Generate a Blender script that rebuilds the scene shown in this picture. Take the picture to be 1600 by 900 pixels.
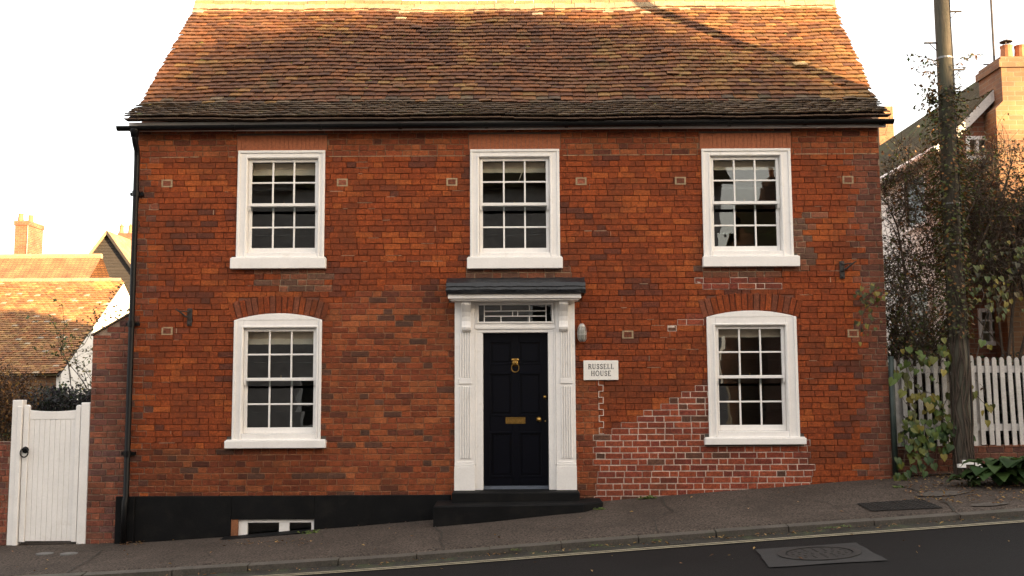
import bpy, bmesh, math, random
import numpy as np
from mathutils import Vector, Matrix, noise
random.seed(11)
R = random.Random(5)
U = R.uniform
rad = math.radians
sc = bpy.context.scene
for o in list(bpy.data.objects):
    bpy.data.objects.remove(o)

# ------------------------------------------------------------------ camera
F, PITCH, ROLL, DIST, EYE = 1573.0, math.atan(1573 / 15600), rad(0.3), 13.0, 1.57
cd = bpy.data.cameras.new('camera')
cam = bpy.data.objects.new('camera', cd)
sc.collection.objects.link(cam)
cd.sensor_width = 36
cd.lens = 36 * F / 1600
cd.clip_end = 2000
fw = Vector((0, math.cos(PITCH), math.sin(PITCH)))
rt = Vector((1, 0, 0))
up = Vector((0, -math.sin(PITCH), math.cos(PITCH)))
cr = rt * math.cos(ROLL) - up * math.sin(ROLL)
cu = rt * math.sin(ROLL) + up * math.cos(ROLL)
cam.matrix_world = Matrix(((cr.x, cu.x, -fw.x, 0), (cr.y, cu.y, -fw.y, -DIST), (cr.z, cu.z, -fw.z, EYE), (0, 0, 0, 1)))
sc.camera = cam
# ------------------------------------------------------------------ sky, sun, exposure
SUN_AZ, SUN_EL = 54.0, 9.0        # sun behind the viewer's right shoulder, low
w = bpy.data.worlds.new('World')
sc.world = w
w.use_nodes = True
nt = w.node_tree
nt.nodes.clear()
sky = nt.nodes.new('ShaderNodeTexSky')
sky.sky_type = 'NISHITA'
sky.sun_disc = False
sky.sun_elevation = rad(SUN_EL)
sky.sun_rotation = rad(180 - SUN_AZ)
sky.air_density = 1.0
sky.dust_density = 3.0
sky.ozone_density = 1.0
# thin high cloud, whitening the whole dome unevenly
tc = nt.nodes.new('ShaderNodeTexCoord')
mp = nt.nodes.new('ShaderNodeMapping')
mp.inputs['Scale'].default_value = (1.5, 1.5, 4.0)
cn = nt.nodes.new('ShaderNodeTexNoise')
cn.inputs['Scale'].default_value = 2.2
cn.inputs['Detail'].default_value = 6
cr_ = nt.nodes.new('ShaderNodeMapRange')
cr_.inputs['From Min'].default_value = 0.3
cr_.inputs['From Max'].default_value = 0.7
cr_.inputs['To Min'].default_value = 0.32
cr_.inputs['To Max'].default_value = 0.66
mx = nt.nodes.new('ShaderNodeMix')
mx.data_type = 'RGBA'
mx.inputs[7].default_value = (6.6, 6.1, 5.6, 1)
bg = nt.nodes.new('ShaderNodeBackground')
bg.inputs['Strength'].default_value = 0.06
wo = nt.nodes.new('ShaderNodeOutputWorld')
L = nt.links.new
L(tc.outputs['Generated'], mp.inputs['Vector'])
L(mp.outputs['Vector'], cn.inputs['Vector'])
L(cn.outputs['Fac'], cr_.inputs['Value'])
L(cr_.outputs['Result'], mx.inputs[0])
L(sky.outputs['Color'], mx.inputs[6])
L(mx.outputs[2], bg.inputs['Color'])
L(bg.outputs['Background'], wo.inputs['Surface'])
sd = bpy.data.lights.new('sun', 'SUN')
sd.energy = 4.6
sd.angle = rad(0.6)
sd.color = (1.0, 0.68, 0.36)
sun = bpy.data.objects.new('sun', sd)
sc.collection.objects.link(sun)
ts = Vector((math.sin(rad(SUN_AZ)) * math.cos(rad(SUN_EL)), -math.cos(rad(SUN_AZ)) * math.cos(rad(SUN_EL)), math.sin(rad(SUN_EL))))
sun.rotation_euler = ts.to_track_quat('Z', 'Y').to_euler()
sun.location = ts * 60
vs = sc.view_settings
vs.view_transform = 'Standard'
vs.look = 'None'
vs.gamma = 1
vs.use_curve_mapping = False
vs.exposure = 3.12
sc.render.engine = 'CYCLES'


def at(px, py, Y=0.0):
    """a measured point of the photograph, at its real distance Y behind the house front"""
    a, b = px - 800.0, 450.0 - py
    a, b = a * math.cos(ROLL) + b * math.sin(ROLL), -a * math.sin(ROLL) + b * math.cos(ROLL)
    d = rt * a + up * b + fw * F
    t = (Y + DIST) / d.y
    return Vector((d.x * t, Y, EYE + d.z * t))


# ------------------------------------------------------------------ helpers
OFF = {}
col = sc.collection


def tag(o, label=None, cat=None, group=None, kind=None):
    if label: o['label'] = label
    if cat: o['category'] = cat
    if group: o['group'] = group
    if kind: o['kind'] = kind
    return o


def empty(name, loc, label, cat, group=None):
    o = bpy.data.objects.new(name, None)
    col.objects.link(o)
    o.location = loc
    o.empty_display_size = 0.2
    OFF[o] = Vector(loc)
    return tag(o, label, cat, group)


def link_mesh(name, me, parent=None, off=None):
    o = bpy.data.objects.new(name, me)
    col.objects.link(o)
    if parent is not None:
        o.parent = parent
        OFF[o] = OFF[parent]
    else:
        OFF[o] = Vector(off) if off else Vector((0, 0, 0))
        o.location = OFF[o]
    return o


class MB:
    def __init__(s):
        s.v, s.f, s.c = [], [], []

    def add(s, vs_, fs, c=None):
        n = len(s.v)
        s.v += [tuple(p) for p in vs_]
        s.f += [tuple(i + n for i in f) for f in fs]
        if c is not None:
            s.c += [c] * len(vs_)
        return s

    def box(s, x0, x1, y0, y1, z0, z1, c=None):
        return s.add([(x0, y0, z0), (x1, y0, z0), (x1, y1, z0), (x0, y1, z0), (x0, y0, z1), (x1, y0, z1), (x1, y1, z1), (x0, y1, z1)],
                     [(0, 3, 2, 1), (4, 5, 6, 7), (0, 1, 5, 4), (1, 2, 6, 5), (2, 3, 7, 6), (3, 0, 4, 7)], c)

    def prism_y(s, poly, y0, y1, c=None):      # polygon of (x, z), counter-clockwise seen from -y
        n = len(poly)
        return s.add([(x, y0, z) for x, z in poly] + [(x, y1, z) for x, z in poly],
                     [tuple(range(n)), tuple(range(2 * n - 1, n - 1, -1))] + [(i, i + n, (i + 1) % n + n, (i + 1) % n) for i in range(n)], c)

    def prism_x(s, poly, x0, x1, c=None):      # polygon of (y, z)
        n = len(poly)
        return s.add([(x0, y, z) for y, z in poly] + [(x1, y, z) for y, z in poly],
                     [tuple(range(n)), tuple(range(2 * n - 1, n - 1, -1))] + [(i, i + n, (i + 1) % n + n, (i + 1) % n) for i in range(n)], c)

    def prism_z(s, poly, z0, z1, c=None):
        n = len(poly)
        return s.add([(x, y, z0) for x, y in poly] + [(x, y, z1) for x, y in poly],
                     [tuple(range(n)), tuple(range(2 * n - 1, n - 1, -1))] + [(i, i + n, (i + 1) % n + n, (i + 1) % n) for i in range(n)], c)

    def tube(s, pts, r, n=6, cap=True, c=None):
        pts = [Vector(p) for p in pts]
        m = len(pts)
        rs = r if isinstance(r, (list, tuple)) else [r] * m
        vs_, fs = [], []
        ref = None
        for i in range(m):
            d = (pts[min(i + 1, m - 1)] - pts[max(i - 1, 0)])
            if d.length < 1e-9: d = Vector((0, 0, 1))
            d.normalize()
            if ref is None:
                ref = d.orthogonal().normalized()
            else:
                ref = (ref - d * ref.dot(d))
                if ref.length < 1e-6: ref = d.orthogonal()
                ref.normalize()
            b = d.cross(ref)
            for k in range(n):
                a = 2 * math.pi * k / n
                vs_.append(pts[i] + (ref * math.cos(a) + b * math.sin(a)) * rs[i])
        for i in range(m - 1):
            for k in range(n):
                fs.append((i * n + k, i * n + (k + 1) % n, (i + 1) * n + (k + 1) % n, (i + 1) * n + k))
        if cap:
            fs.append(tuple(range(n - 1, -1, -1)))
            fs.append(tuple((m - 1) * n + k for k in range(n)))
        return s.add(vs_, fs, c)

    def lathe(s, prof, o, axis='Z', n=14, c=None):
        o = Vector(o)
        vs_, fs = [], []
        for r, h in prof:
            for k in range(n):
                a = 2 * math.pi * k / n
                p = (r * math.cos(a), r * math.sin(a), h)
                if axis == 'Y': p = (p[0], -p[2], p[1])
                vs_.append(o + Vector(p))
        for i in range(len(prof) - 1):
            for k in range(n):
                fs.append((i * n + k, i * n + (k + 1) % n, (i + 1) * n + (k + 1) % n, (i + 1) * n + k))
        fs.append(tuple(range(n - 1, -1, -1)))
        fs.append(tuple((len(prof) - 1) * n + k for k in range(n)))
        return s.add(vs_, fs, c)

    def ring(s, ox0, ox1, oz0, oz1, ix0, ix1, iz0, iz1, y0, y1):
        s.box(ox0, ix0, y0, y1, oz0, oz1)
        s.box(ix1, ox1, y0, y1, oz0, oz1)
        if iz0 > oz0: s.box(ix0, ix1, y0, y1, oz0, iz0)
        if oz1 > iz1: s.box(ix0, ix1, y0, y1, iz1, oz1)
        return s

    def holes(s, x0, x1, z0, z1, y0, y1, hs):
        xs = sorted({x0, x1} | {v for h in hs for v in h[:2] if x0 < v < x1})
        zs = sorted({z0, z1} | {v for h in hs for v in h[2:] if z0 < v < z1})
        for i in range(len(xs) - 1):
            run = None
            for j in range(len(zs) - 1):
                cx, cz = (xs[i] + xs[i + 1]) / 2, (zs[j] + zs[j + 1]) / 2
                inside = any(h[0] < cx < h[1] and h[2] < cz < h[3] for h in hs)
                if not inside:
                    run = [zs[j], zs[j + 1]] if run is None else [run[0], zs[j + 1]]
                if run and (inside or j == len(zs) - 2):
                    s.box(xs[i], xs[i + 1], y0, y1, *run)
                    run = None
        return s

    def build(s, name, mat, parent=None, bevel=0, smooth=False, off=None, fix=True):
        o_ = OFF[parent] if parent is not None else (Vector(off) if off else Vector((0, 0, 0)))
        me = bpy.data.meshes.new(name)
        me.from_pydata([(p[0] - o_.x, p[1] - o_.y, p[2] - o_.z) for p in s.v], [], s.f)
        if s.c:
            a = me.attributes.new('Col', 'FLOAT_COLOR', 'POINT')
            arr = np.ones((len(s.v), 4), dtype=np.float32)
            arr[:, :3] = np.array(s.c, dtype=np.float32)[:, :3]
            a.data.foreach_set('color', arr.ravel())
        if fix or bevel:
            bm = bmesh.new()
            bm.from_mesh(me)
            if fix: bmesh.ops.recalc_face_normals(bm, faces=bm.faces)
            if bevel:
                es = [e for e in bm.edges if len(e.link_faces) == 2 and e.calc_face_angle(0) > 0.5]
                bmesh.ops.bevel(bm, geom=es, offset=bevel, segments=1, affect='EDGES', clamp_overlap=True)
            bm.to_mesh(me)
            bm.free()
        if smooth:
            me.polygons.foreach_set('use_smooth', [True] * len(me.polygons))
        me.materials.append(mat)
        return link_mesh(name, me, parent, off)


def merge(name, variants, items, mat, parent, kind='stuff'):
    """many alike pieces joined into one mesh with a colour for each piece"""
    V, Fc, C, n = [], [], [], 0
    for M, vi, c in items:
        vv, ff = variants[vi]
        A = np.array(M)
        V.append(vv @ A[:3, :3].T + A[:3, 3])
        Fc += [tuple(i + n for i in f) for f in ff]
        C.append(np.tile(np.array([*c[:3], 1.0], dtype=np.float32), (len(vv), 1)))
        n += len(vv)
    me = bpy.data.meshes.new(name)
    o_ = np.array(OFF[parent])
    me.from_pydata((np.vstack(V) - o_).tolist(), [], Fc)
    a = me.attributes.new('Col', 'FLOAT_COLOR', 'POINT')
    a.data.foreach_set('color', np.vstack(C).ravel())
    me.materials.append(mat)
    o = link_mesh(name, me, parent)
    if kind: o['kind'] = kind
    return o


VM = {}


def pieces(name, key, variants, items, mat, parent):
    """alike pieces, each an object of its own, sharing mesh data; colour through the object colour"""
    out = []
    for M, vi, c in items:
        k = (key, vi, mat.name)
        if k not in VM:
            me = bpy.data.meshes.new(name)
            me.from_pydata(variants[vi][0].tolist(), [], variants[vi][1])
            me.materials.append(mat)
            VM[k] = me
        o = bpy.data.objects.new(name, VM[k])
        col.objects.link(o)
        o.parent = parent
        o.matrix_local = Matrix.Translation(-OFF[parent]) @ Matrix(M)
        o.color = (*c[:3], 1)
        OFF[o] = OFF[parent]
        out.append(o)
    return out


# ------------------------------------------------------------------ materials
def material(name, base=(.5, .5, .5), rough=.7, source=None, var=.25, vscale=6., grain=.25, gscale=90., bump=.25, bscale=120., bdist=.004,
             metal=0., spec=.5, stain=None, stain_scale=1.2, stain_lo=.5, stain_hi=.68, stain_max=.8, coat=0., stretch=None):
    m = bpy.data.materials.new(name)
    m.use_nodes = True
    t = m.node_tree
    N, K = t.nodes.new, t.links.new
    b = t.nodes['Principled BSDF']
    b.inputs['Roughness'].default_value = rough
    b.inputs['Metallic'].default_value = metal
    b.inputs['Specular IOR Level'].default_value = spec
    b.inputs['Coat Weight'].default_value = coat
    g = N('ShaderNodeNewGeometry')
    vec = g.outputs['Position']
    if stretch:
        mm = N('ShaderNodeMapping')
        mm.inputs['Scale'].default_value = stretch
        K(vec, mm.inputs['Vector'])
        vec = mm.outputs['Vector']
    if source == 'attr':
        s = N('ShaderNodeAttribute')
        s.attribute_name = 'Col'
        c = s.outputs['Color']
    elif source == 'object':
        s = N('ShaderNodeObjectInfo')
        c = s.outputs['Color']
    else:
        s = N('ShaderNodeRGB')
        s.outputs[0].default_value = (*base, 1)
        c = s.outputs[0]

    def noise_(scale, detail=4, rgh=.6):
        n = N('ShaderNodeTexNoise')
        n.inputs['Scale'].default_value = scale
        n.inputs['Detail'].default_value = detail
        n.inputs['Roughness'].default_value = rgh
        K(vec, n.inputs['Vector'])
        return n.outputs['Fac']

    def mul(c, fac, lo, hi):
        r = N('ShaderNodeMapRange')
        r.inputs['From Min'].default_value = .3
        r.inputs['From Max'].default_value = .7
        r.inputs['To Min'].default_value = lo
        r.inputs['To Max'].default_value = hi
        K(fac, r.inputs['Value'])
        x = N('ShaderNodeVectorMath')
        x.operation = 'SCALE'
        K(c, x.inputs[0])
        K(r.outputs['Result'], x.inputs['Scale'])
        return x.outputs['Vector']
    if var: c = mul(c, noise_(vscale), 1 - var, 1 + var)
    if grain: c = mul(c, noise_(gscale, 3, .7), 1 - grain, 1 + grain)
    if stain:
        r = N('ShaderNodeMapRange')
        r.inputs['From Min'].default_value = stain_lo
        r.inputs['From Max'].default_value = stain_hi
        r.inputs['To Max'].default_value = stain_max
        K(noise_(stain_scale, 7, .68), r.inputs['Value'])
        x = N('ShaderNodeMix')
        x.data_type = 'RGBA'
        K(r.outputs['Result'], x.inputs[0])
        K(c, x.inputs[6])
        x.inputs[7].default_value = (*stain, 1)
        c = x.outputs[2]
    K(c, b.inputs['Base Color'])
    if bump:
        bn = N('ShaderNodeBump')
        bn.inputs['Strength'].default_value = bump
        bn.inputs['Distance'].default_value = bdist
        K(noise_(bscale, 5, .65), bn.inputs['Height'])
        K(bn.outputs['Normal'], b.inputs['Normal'])
    return m


def leaf_material(name, tint=1.0):
    m = material(name, source='attr', rough=.5, var=.2, vscale=3, grain=0, bump=0, spec=.35)
    t = m.node_tree
    b = t.nodes['Principled BSDF']
    o = t.nodes['Material Output']
    tr = t.nodes.new('ShaderNodeBsdfTranslucent')
    mxs = t.nodes.new('ShaderNodeMixShader')
    mxs.inputs[0].default_value = .3
    src = b.inputs['Base Color'].links[0].from_socket
    t.links.new(src, tr.inputs['Color'])
    t.links.new(b.outputs[0], mxs.inputs[1])
    t.links.new(tr.outputs[0], mxs.inputs[2])
    t.links.new(mxs.outputs[0], o.inputs['Surface'])
    return m


def glass_material(name):
    m = bpy.data.materials.new(name)
    m.use_nodes = True
    t = m.node_tree
    t.nodes.clear()
    N, K = t.nodes.new, t.links.new
    o = N('ShaderNodeOutputMaterial')
    mi = N('ShaderNodeMixShader')
    fr = N('ShaderNodeFresnel')
    fr.inputs['IOR'].default_value = 1.65
    tr = N('ShaderNodeBsdfTransparent')
    tr.inputs['Color'].default_value = (.9, .93, .92, 1)
    gl = N('ShaderNodeBsdfGlossy')
    gl.inputs['Roughness'].default_value = .0
    n = N('ShaderNodeTexNoise')
    n.inputs['Scale'].default_value = 3.5
    n.inputs['Detail'].default_value = 1
    g = N('ShaderNodeNewGeometry')
    bp = N('ShaderNodeBump')
    bp.inputs['Strength'].default_value = .09
    bp.inputs['Distance'].default_value = .012
    K(g.outputs['Position'], n.inputs['Vector'])
    K(n.outputs['Fac'], bp.inputs['Height'])
    K(bp.outputs['Normal'], gl.inputs['Normal'])
    K(fr.outputs['Fac'], mi.inputs[0])
    K(tr.outputs[0], mi.inputs[1])
    K(gl.outputs[0], mi.inputs[2])
    K(mi.outputs[0], o.inputs['Surface'])
    return m


def course_material(name, kind, c1, c2, mortar, bw, bh, ms, axis='XZ', rough=.85):
    """small far-off masonry or tiles whose pieces cannot be told apart"""
    m = bpy.data.materials.new(name)
    m.use_nodes = True
    t = m.node_tree
    N, K = t.nodes.new, t.links.new
    b = t.nodes['Principled BSDF']
    b.inputs['Roughness'].default_value = rough
    g = N('ShaderNodeNewGeometry')
    sx = N('ShaderNodeSeparateXYZ')
    cx = N('ShaderNodeCombineXYZ')
    K(g.outputs['Position'], sx.inputs[0])
    ad = N('ShaderNodeMath')
    ad.operation = 'ADD'
    K(sx.outputs['X'], ad.inputs[0])
    K(sx.outputs['Y'], ad.inputs[1])
    K(ad.outputs[0], cx.inputs['X'])
    K(sx.outputs['Z'], cx.inputs['Y'])
    br = N('ShaderNodeTexBrick')
    br.inputs['Scale'].default_value = 1
    br.inputs['Brick Width'].default_value = bw
    br.inputs['Row Height'].default_value = bh
    br.inputs['Mortar Size'].default_value = ms
    br.inputs['Mortar Smooth'].default_value = .3
    br.inputs['Color1'].default_value = (*c1, 1)
    br.inputs['Color2'].default_value = (*c2, 1)
    br.inputs['Mortar'].default_value = (*mortar, 1)
    K(cx.outputs[0], br.inputs['Vector'])
    n = N('ShaderNodeTexNoise')
    n.inputs['Scale'].default_value = 1.7
    n.inputs['Detail'].default_value = 6
    K(g.outputs['Position'], n.inputs['Vector'])
    mr = N('ShaderNodeMapRange')
    mr.inputs['From Min'].default_value = .3
    mr.inputs['From Max'].default_value = .7
    mr.inputs['To Min'].default_value = .6
    mr.inputs['To Max'].default_value = 1.3
    K(n.outputs['Fac'], mr.inputs['Value'])
    x = N('ShaderNodeVectorMath')
    x.operation = 'SCALE'
    K(br.outputs['Color'], x.inputs[0])
    K(mr.outputs['Result'], x.inputs['Scale'])
    K(x.outputs['Vector'], b.inputs['Base Color'])
    bp = N('ShaderNodeBump')
    bp.inputs['Strength'].default_value = .6
    bp.inputs['Distance'].default_value = .008
    bp.invert = True
    K(br.outputs['Fac'], bp.inputs['Height'])
    K(bp.outputs['Normal'], b.inputs['Normal'])
    return m


M = {}
bk = dict(rough=.9, var=.32, vscale=20, grain=.45, gscale=48, bump=.8, bscale=60, bdist=.008, spec=.25, stain=(.075, .028, .014), stain_scale=1.7, stain_lo=.47, stain_hi=.68, stain_max=.62)
M['brick'] = material('brick_many', source='attr', **bk)
M['brick1'] = material('brick_single', source='object', **bk)
M['mortar'] = material('mortar', source='attr', rough=.95, var=.2, vscale=20, grain=.35, gscale=120, bump=.4, spec=.1)
tl = dict(rough=.85, var=.25, vscale=9, grain=.35, gscale=60, bump=.5, bscale=70, bdist=.006, spec=.25, stain=(.06, .052, .016), stain_scale=2.3, stain_lo=.56, stain_hi=.74, stain_max=.7)
M['tile'] = material('roof_tile_many', source='attr', **tl)
M['tile1'] = material('roof_tile_single', source='object', **tl)
M['white'] = material('white_gloss_paint', (.80, .77, .735), rough=.38, var=.05, vscale=3, grain=.04, gscale=40, bump=.15, bscale=35, bdist=.002, stain=(.55, .49, .41), stain_scale=7, stain_lo=.58, stain_hi=.85, stain_max=.6)
M['white_old'] = material('weathered_white_paint', (.50, .47, .44), rough=.6, var=.14, vscale=5, grain=.15, gscale=50, bump=.2, stain=(.25, .24, .17), stain_scale=3.5, stain_lo=.55, stain_hi=.8, stain_max=.6)
M['black'] = material('black_gloss_paint', (.0045, .0045, .005), spec=.2, rough=.42, var=.2, grain=.2, bump=.15, bscale=50)
M['bitumen'] = material('black_masonry_paint', (.0045, .0045, .0048), rough=.75, var=.3, vscale=3, grain=.3, bump=.45, bscale=45, bdist=.006, spec=.15, stain=(.022, .019, .0155), stain_scale=4, stain_lo=.5, stain_hi=.8, stain_max=.55)
M['lead'] = material('black_painted_lead', (.010, .011, .013), rough=.45, var=.35, vscale=12, grain=.3, bump=.7, bscale=30, bdist=.012)
M['navy'] = material('dark_navy_gloss_paint', (.0013, .0017, .0045), rough=.32, spec=.2, var=.15, grain=.1, bump=.05, bscale=30, bdist=.002)
M['brass'] = material('aged_brass', (.42, .25, .07), rough=.35, metal=1., var=.25, vscale=40, grain=.2, bump=.1)
M['bluegrey'] = material('blue_grey_painted_weatherbar', (.055, .065, .085), rough=.5)
M['glass'] = glass_material('window_glass')
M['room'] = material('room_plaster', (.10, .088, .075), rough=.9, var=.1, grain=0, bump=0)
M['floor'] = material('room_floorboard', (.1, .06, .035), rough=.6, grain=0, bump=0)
M['blind'] = material('cream_blind_cloth', (.72, .62, .48), rough=.9, var=.08, grain=.1, bump=.15)
M['iron'] = material('rusty_black_iron', (.02, .017, .015), rough=.6, var=.4, grain=.3, stain=(.09, .035, .015), stain_scale=30, stain_max=.6)
M['stone'] = material('sign_stone', (.80, .76, .70), rough=.6, var=.05, grain=.06, bump=.1)
M['letter'] = material('sign_lettering', (.06, .055, .05), rough=.6, grain=0, bump=0)
M['frosted'] = material('frosted_lamp_glass', (.26, .25, .22), rough=.25, var=.1, vscale=30, bump=.3, bscale=60)
M['alloy'] = material('cast_alloy', (.45, .43, .4), rough=.5, metal=.6)
M['pave'] = material('worn_pavement_asphalt', (.066, .051, .041), rough=.9, var=.2, vscale=1.1, grain=.95, gscale=42, bump=.9, bscale=90, bdist=.01, spec=.2, stain=(.036, .028, .022), stain_scale=.9, stain_lo=.48, stain_hi=.7, stain_max=.7)
M['road'] = material('dark_road_asphalt', (.0068, .006, .0058), rough=.8, var=.16, vscale=1.4, grain=.55, gscale=95, bump=.7, bscale=150, bdist=.007, spec=.15)
M['kerb'] = material('granite_kerb', (.062, .052, .041), rough=.8, var=.25, vscale=5, grain=.4, gscale=60, bump=.6, bscale=60, bdist=.008, stain=(.05, .05, .03), stain_scale=4, stain_max=.7)
M['gutter_dirt'] = material('gutter_grit', (.022, .018, .013), rough=.95, var=.4, vscale=6, grain=.6, gscale=50, bump=.9, bscale=60, bdist=.012, stain=(.045, .055, .018), stain_scale=5, stain_lo=.5, stain_hi=.7, stain_max=.7)
M['yellow'] = material('faded_yellow_line_paint', (.26, .225, .15), rough=.8, var=.2, vscale=9, grain=.4, gscale=60, bump=.4, stain=(.09, .08, .06), stain_scale=14, stain_lo=.55, stain_hi=.75, stain_max=.8)
M['earth'] = material('bare_earth_and_litter', (.05, .04, .028), rough=.95, var=.35, vscale=2, grain=.6, gscale=30, bump=.9, bscale=30, bdist=.03, stain=(.035, .05, .015), stain_scale=.8, stain_lo=.5, stain_hi=.65, stain_max=.8)
M['patch'] = material('paler_tarmac_patch', (.0115, .0102, .0096), rough=.85, var=.25, vscale=5, grain=.5, gscale=80, bump=.6)
M['concrete'] = material('grey_concrete', (.12, .115, .108), rough=.85, var=.25, vscale=7, grain=.35, bump=.5)
M['castiron'] = material('worn_cast_iron', (.015, .0125, .0108), rough=.75, metal=.2, var=.3, vscale=9, grain=.4, bump=.3)
M['pole'] = material('weathered_pole_wood', (.066, .054, .038), rough=.85, var=.3, vscale=5, grain=.35, gscale=40, bump=.8, bscale=30, bdist=.01, stretch=(1, 1, .12), stain=(.05, .055, .03), stain_scale=3, stain_max=.7)
M['galv'] = material('galvanised_steel', (.2, .2, .2), rough=.5, metal=.7)
M['bark'] = material('twig_bark', (.055, .038, .026), rough=.9, var=.4, vscale=12, grain=.4, bump=.5)
M['leaf'] = leaf_material('leaf')
M['board'] = material('black_weatherboard', (.016, .013, .011), rough=.8, var=.3, vscale=3, grain=.4, gscale=25, stretch=(.2, 1, 3))
M['terracotta'] = material('terracotta_pot', (.30, .12, .05), rough=.8, var=.25, bump=.3)
M['limewash'] = material('white_limewash', (.76, .73, .68), rough=.9, var=.08, vscale=2, grain=.08, bump=.3, bscale=20)
M['greenpipe'] = material('dark_green_pipe_paint', (.02, .032, .027), rough=.5, var=.3)
M['farbrick'] = course_material('far_brick', 'b', (.21, .075, .034), (.14, .05, .027), (.19, .14, .10), .235, .078, .007)
M['yellowbrick'] = course_material('far_buff_brick', 'b', (.19, .098, .042), (.14, .064, .03), (.17, .125, .08), .235, .078, .007)
M['redbrick_opp'] = course_material('opposite_house_brick', 'b', (.14, .065, .04), (.1, .045, .03), (.17, .14, .11), .235, .078, .009)
M['render_opp'] = material('opposite_house_render', (.34, .31, .29), rough=.9, bump=.2)
M['slate'] = material('mossy_old_roof_sheet', (.05, .037, .018), spec=.08, rough=.9, var=.4, vscale=2, grain=.5, gscale=25, bump=.9, bscale=12, bdist=.03, stain=(.07, .075, .025), stain_scale=1.4, stain_max=.8)
M['capstone'] = material('lime_mortar', (.24, .175, .105), rough=.95, var=.25, vscale=10, grain=.3, bump=.6, bscale=40, bdist=.01)
M['orangebrick'] = material('rubbed_orange_brick', (.30, .095, .04), rough=.85, var=.2, vscale=25, grain=.2, bump=.3)

# ------------------------------------------------------------------ ground
def interp(xs, ys):
    return lambda x: float(np.interp(x, xs, ys))


_gw = interp([-60, -8, -6.5, -4.96, -3.6, -.83, 1.2, 3.24, 4.84, 6.5, 9, 14, 60], [-1.2, -.42, -.37, -.345, -.265, -.05, .165, .31, .43, .48, .60, .95, 3.6])
_gk = interp([-60, -8, -5.4, -2.7, -1.1, 1.6, 4.35, 5.4, 9, 14, 60], [-1.6, -.53, -.385, -.25, -.155, .035, .215, .285, .5, .82, 3.4])


def gwall(x): return (_gw(x - .5) + _gw(x) + _gw(x + .5)) / 3
def gkerb(x): return (_gk(x - .6) + _gk(x) + _gk(x + .6)) / 3


YK = -2.12                      # kerb back edge
def ground_z(x, y):
    if y >= 0: return gwall(x) + min(y, 6) * .02
    if y > YK: return gwall(x) + (gkerb(x) - gwall(x)) * (y / YK)
    return gkerb(x) - .075


def sheet(name, mat, xs, ys, zf, parent=None, bump=0.):
    nx, ny = len(xs), len(ys)
    v = [(x, y, zf(x, y) + (bump * noise.noise(Vector((x * 1.3, y * 1.3, 3))) if bump else 0)) for y in ys for x in xs]
    f = [(j * nx + i, j * nx + i + 1, (j + 1) * nx + i + 1, (j + 1) * nx + i) for j in range(ny - 1) for i in range(nx - 1)]
    b = MB()
    b.add(v, f)
    o = b.build(name, mat, parent, fix=False, smooth=True)
    return tag(o, kind='structure') if parent is None else o


def rng(a, b, s):
    n = max(1, int(round((b - a) / s)))
    return [a + (b - a) * i / n for i in range(n + 1)]


XS = [-60, -40, -25, -15] + rng(-10, 10, .25) + [15, 25, 40, 60]
sheet('ground', M['earth'], [-900, -300, -120] + XS + [120, 300, 900], [-900, -200, -60, -30, -10, -4, -.5, .5, 3, 6, 12, 30, 60, 200, 900],
      lambda x, y: (gwall(x) - .25 if y > -1 else gkerb(x) - .5) + (min(max(y, 0), 6) * .02))
def pave_z(x, y):
    return ground_z(x, y)
sheet('pavement', M['pave'], XS, rng(YK, .06, .16), pave_z, bump=.006)
sheet('road', M['road'], XS, [YK + .02, -2.2, -2.4, -2.7, -3.2, -4, -5, -6.5, -8, -9.6], lambda x, y: gkerb(x) - .075 + .02 * min(1, max(0, (-2.2 - y) / 3)), bump=.004)
sheet('opposite_pavement', M['pave'], XS, [-15.6, -13, -11, -9.9, -9.6], lambda x, y: gkerb(x) + .05)
sheet('garden_ground', M['earth'], rng(4.92, 16, .3) + [25, 60], rng(.07, 6, .3) + [15, 30], lambda x, y: gwall(x) + min(y, 6) * .02 + .01, bump=.03)
sheet('garden_path', M['pave'], [-60, -25, -14] + rng(-10, -5.0, .4), rng(.07, 6, .5) + [15, 40], lambda x, y: gwall(x) + min(y, 6) * .02 + .006)
# kerb of separate stones
kerb = tag(empty('kerb', (0, YK, gkerb(0)), None, None), kind='structure')
x = -14.0
while x < 14:
    l = U(.75, .95)
    b = MB()
    dz = U(-.006, .006)
    y1 = YK + U(-.004, .004)
    for (xa, xb) in ((x + .006, x + l / 2), (x + l / 2, x + l - .006)):
        za, zb = gkerb(xa) + dz, gkerb(xb) + dz
        b.add([(xa, y1 - .12, za - .3), (xb, y1 - .12, zb - .3), (xb, y1, zb - .3), (xa, y1, za - .3), (xa, y1 - .12, za), (xb, y1 - .12, zb), (xb, y1, zb + .012), (xa, y1, za + .012)],
              [(4, 5, 6, 7), (0, 1, 5, 4), (2, 3, 7, 6)] + ([(3, 0, 4, 7)] if xa < x + .01 else [(1, 2, 6, 5)]))
    b.build('kerb_stone', M['kerb'], kerb)
    x += l
b = MB()
xs = rng(-14, 14, .25)
sheet('gutter_channel', M['gutter_dirt'], xs, [-2.43, -2.36, -2.3, -2.245], lambda x, y: gkerb(x) - .071 + .012 * noise.noise(Vector((x * 3, y * 9, 0))) + (.018 if y > -2.26 else 0))
for k, yy in enumerate((-2.475, -2.56)):
    sheet('yellow_line', M['yellow'], rng(-30, 30, .25), [yy - .045, yy], lambda x, y: gkerb(x) - .066 + .02 * min(1, max(0, (-2.2 - y) / 3)))

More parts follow.
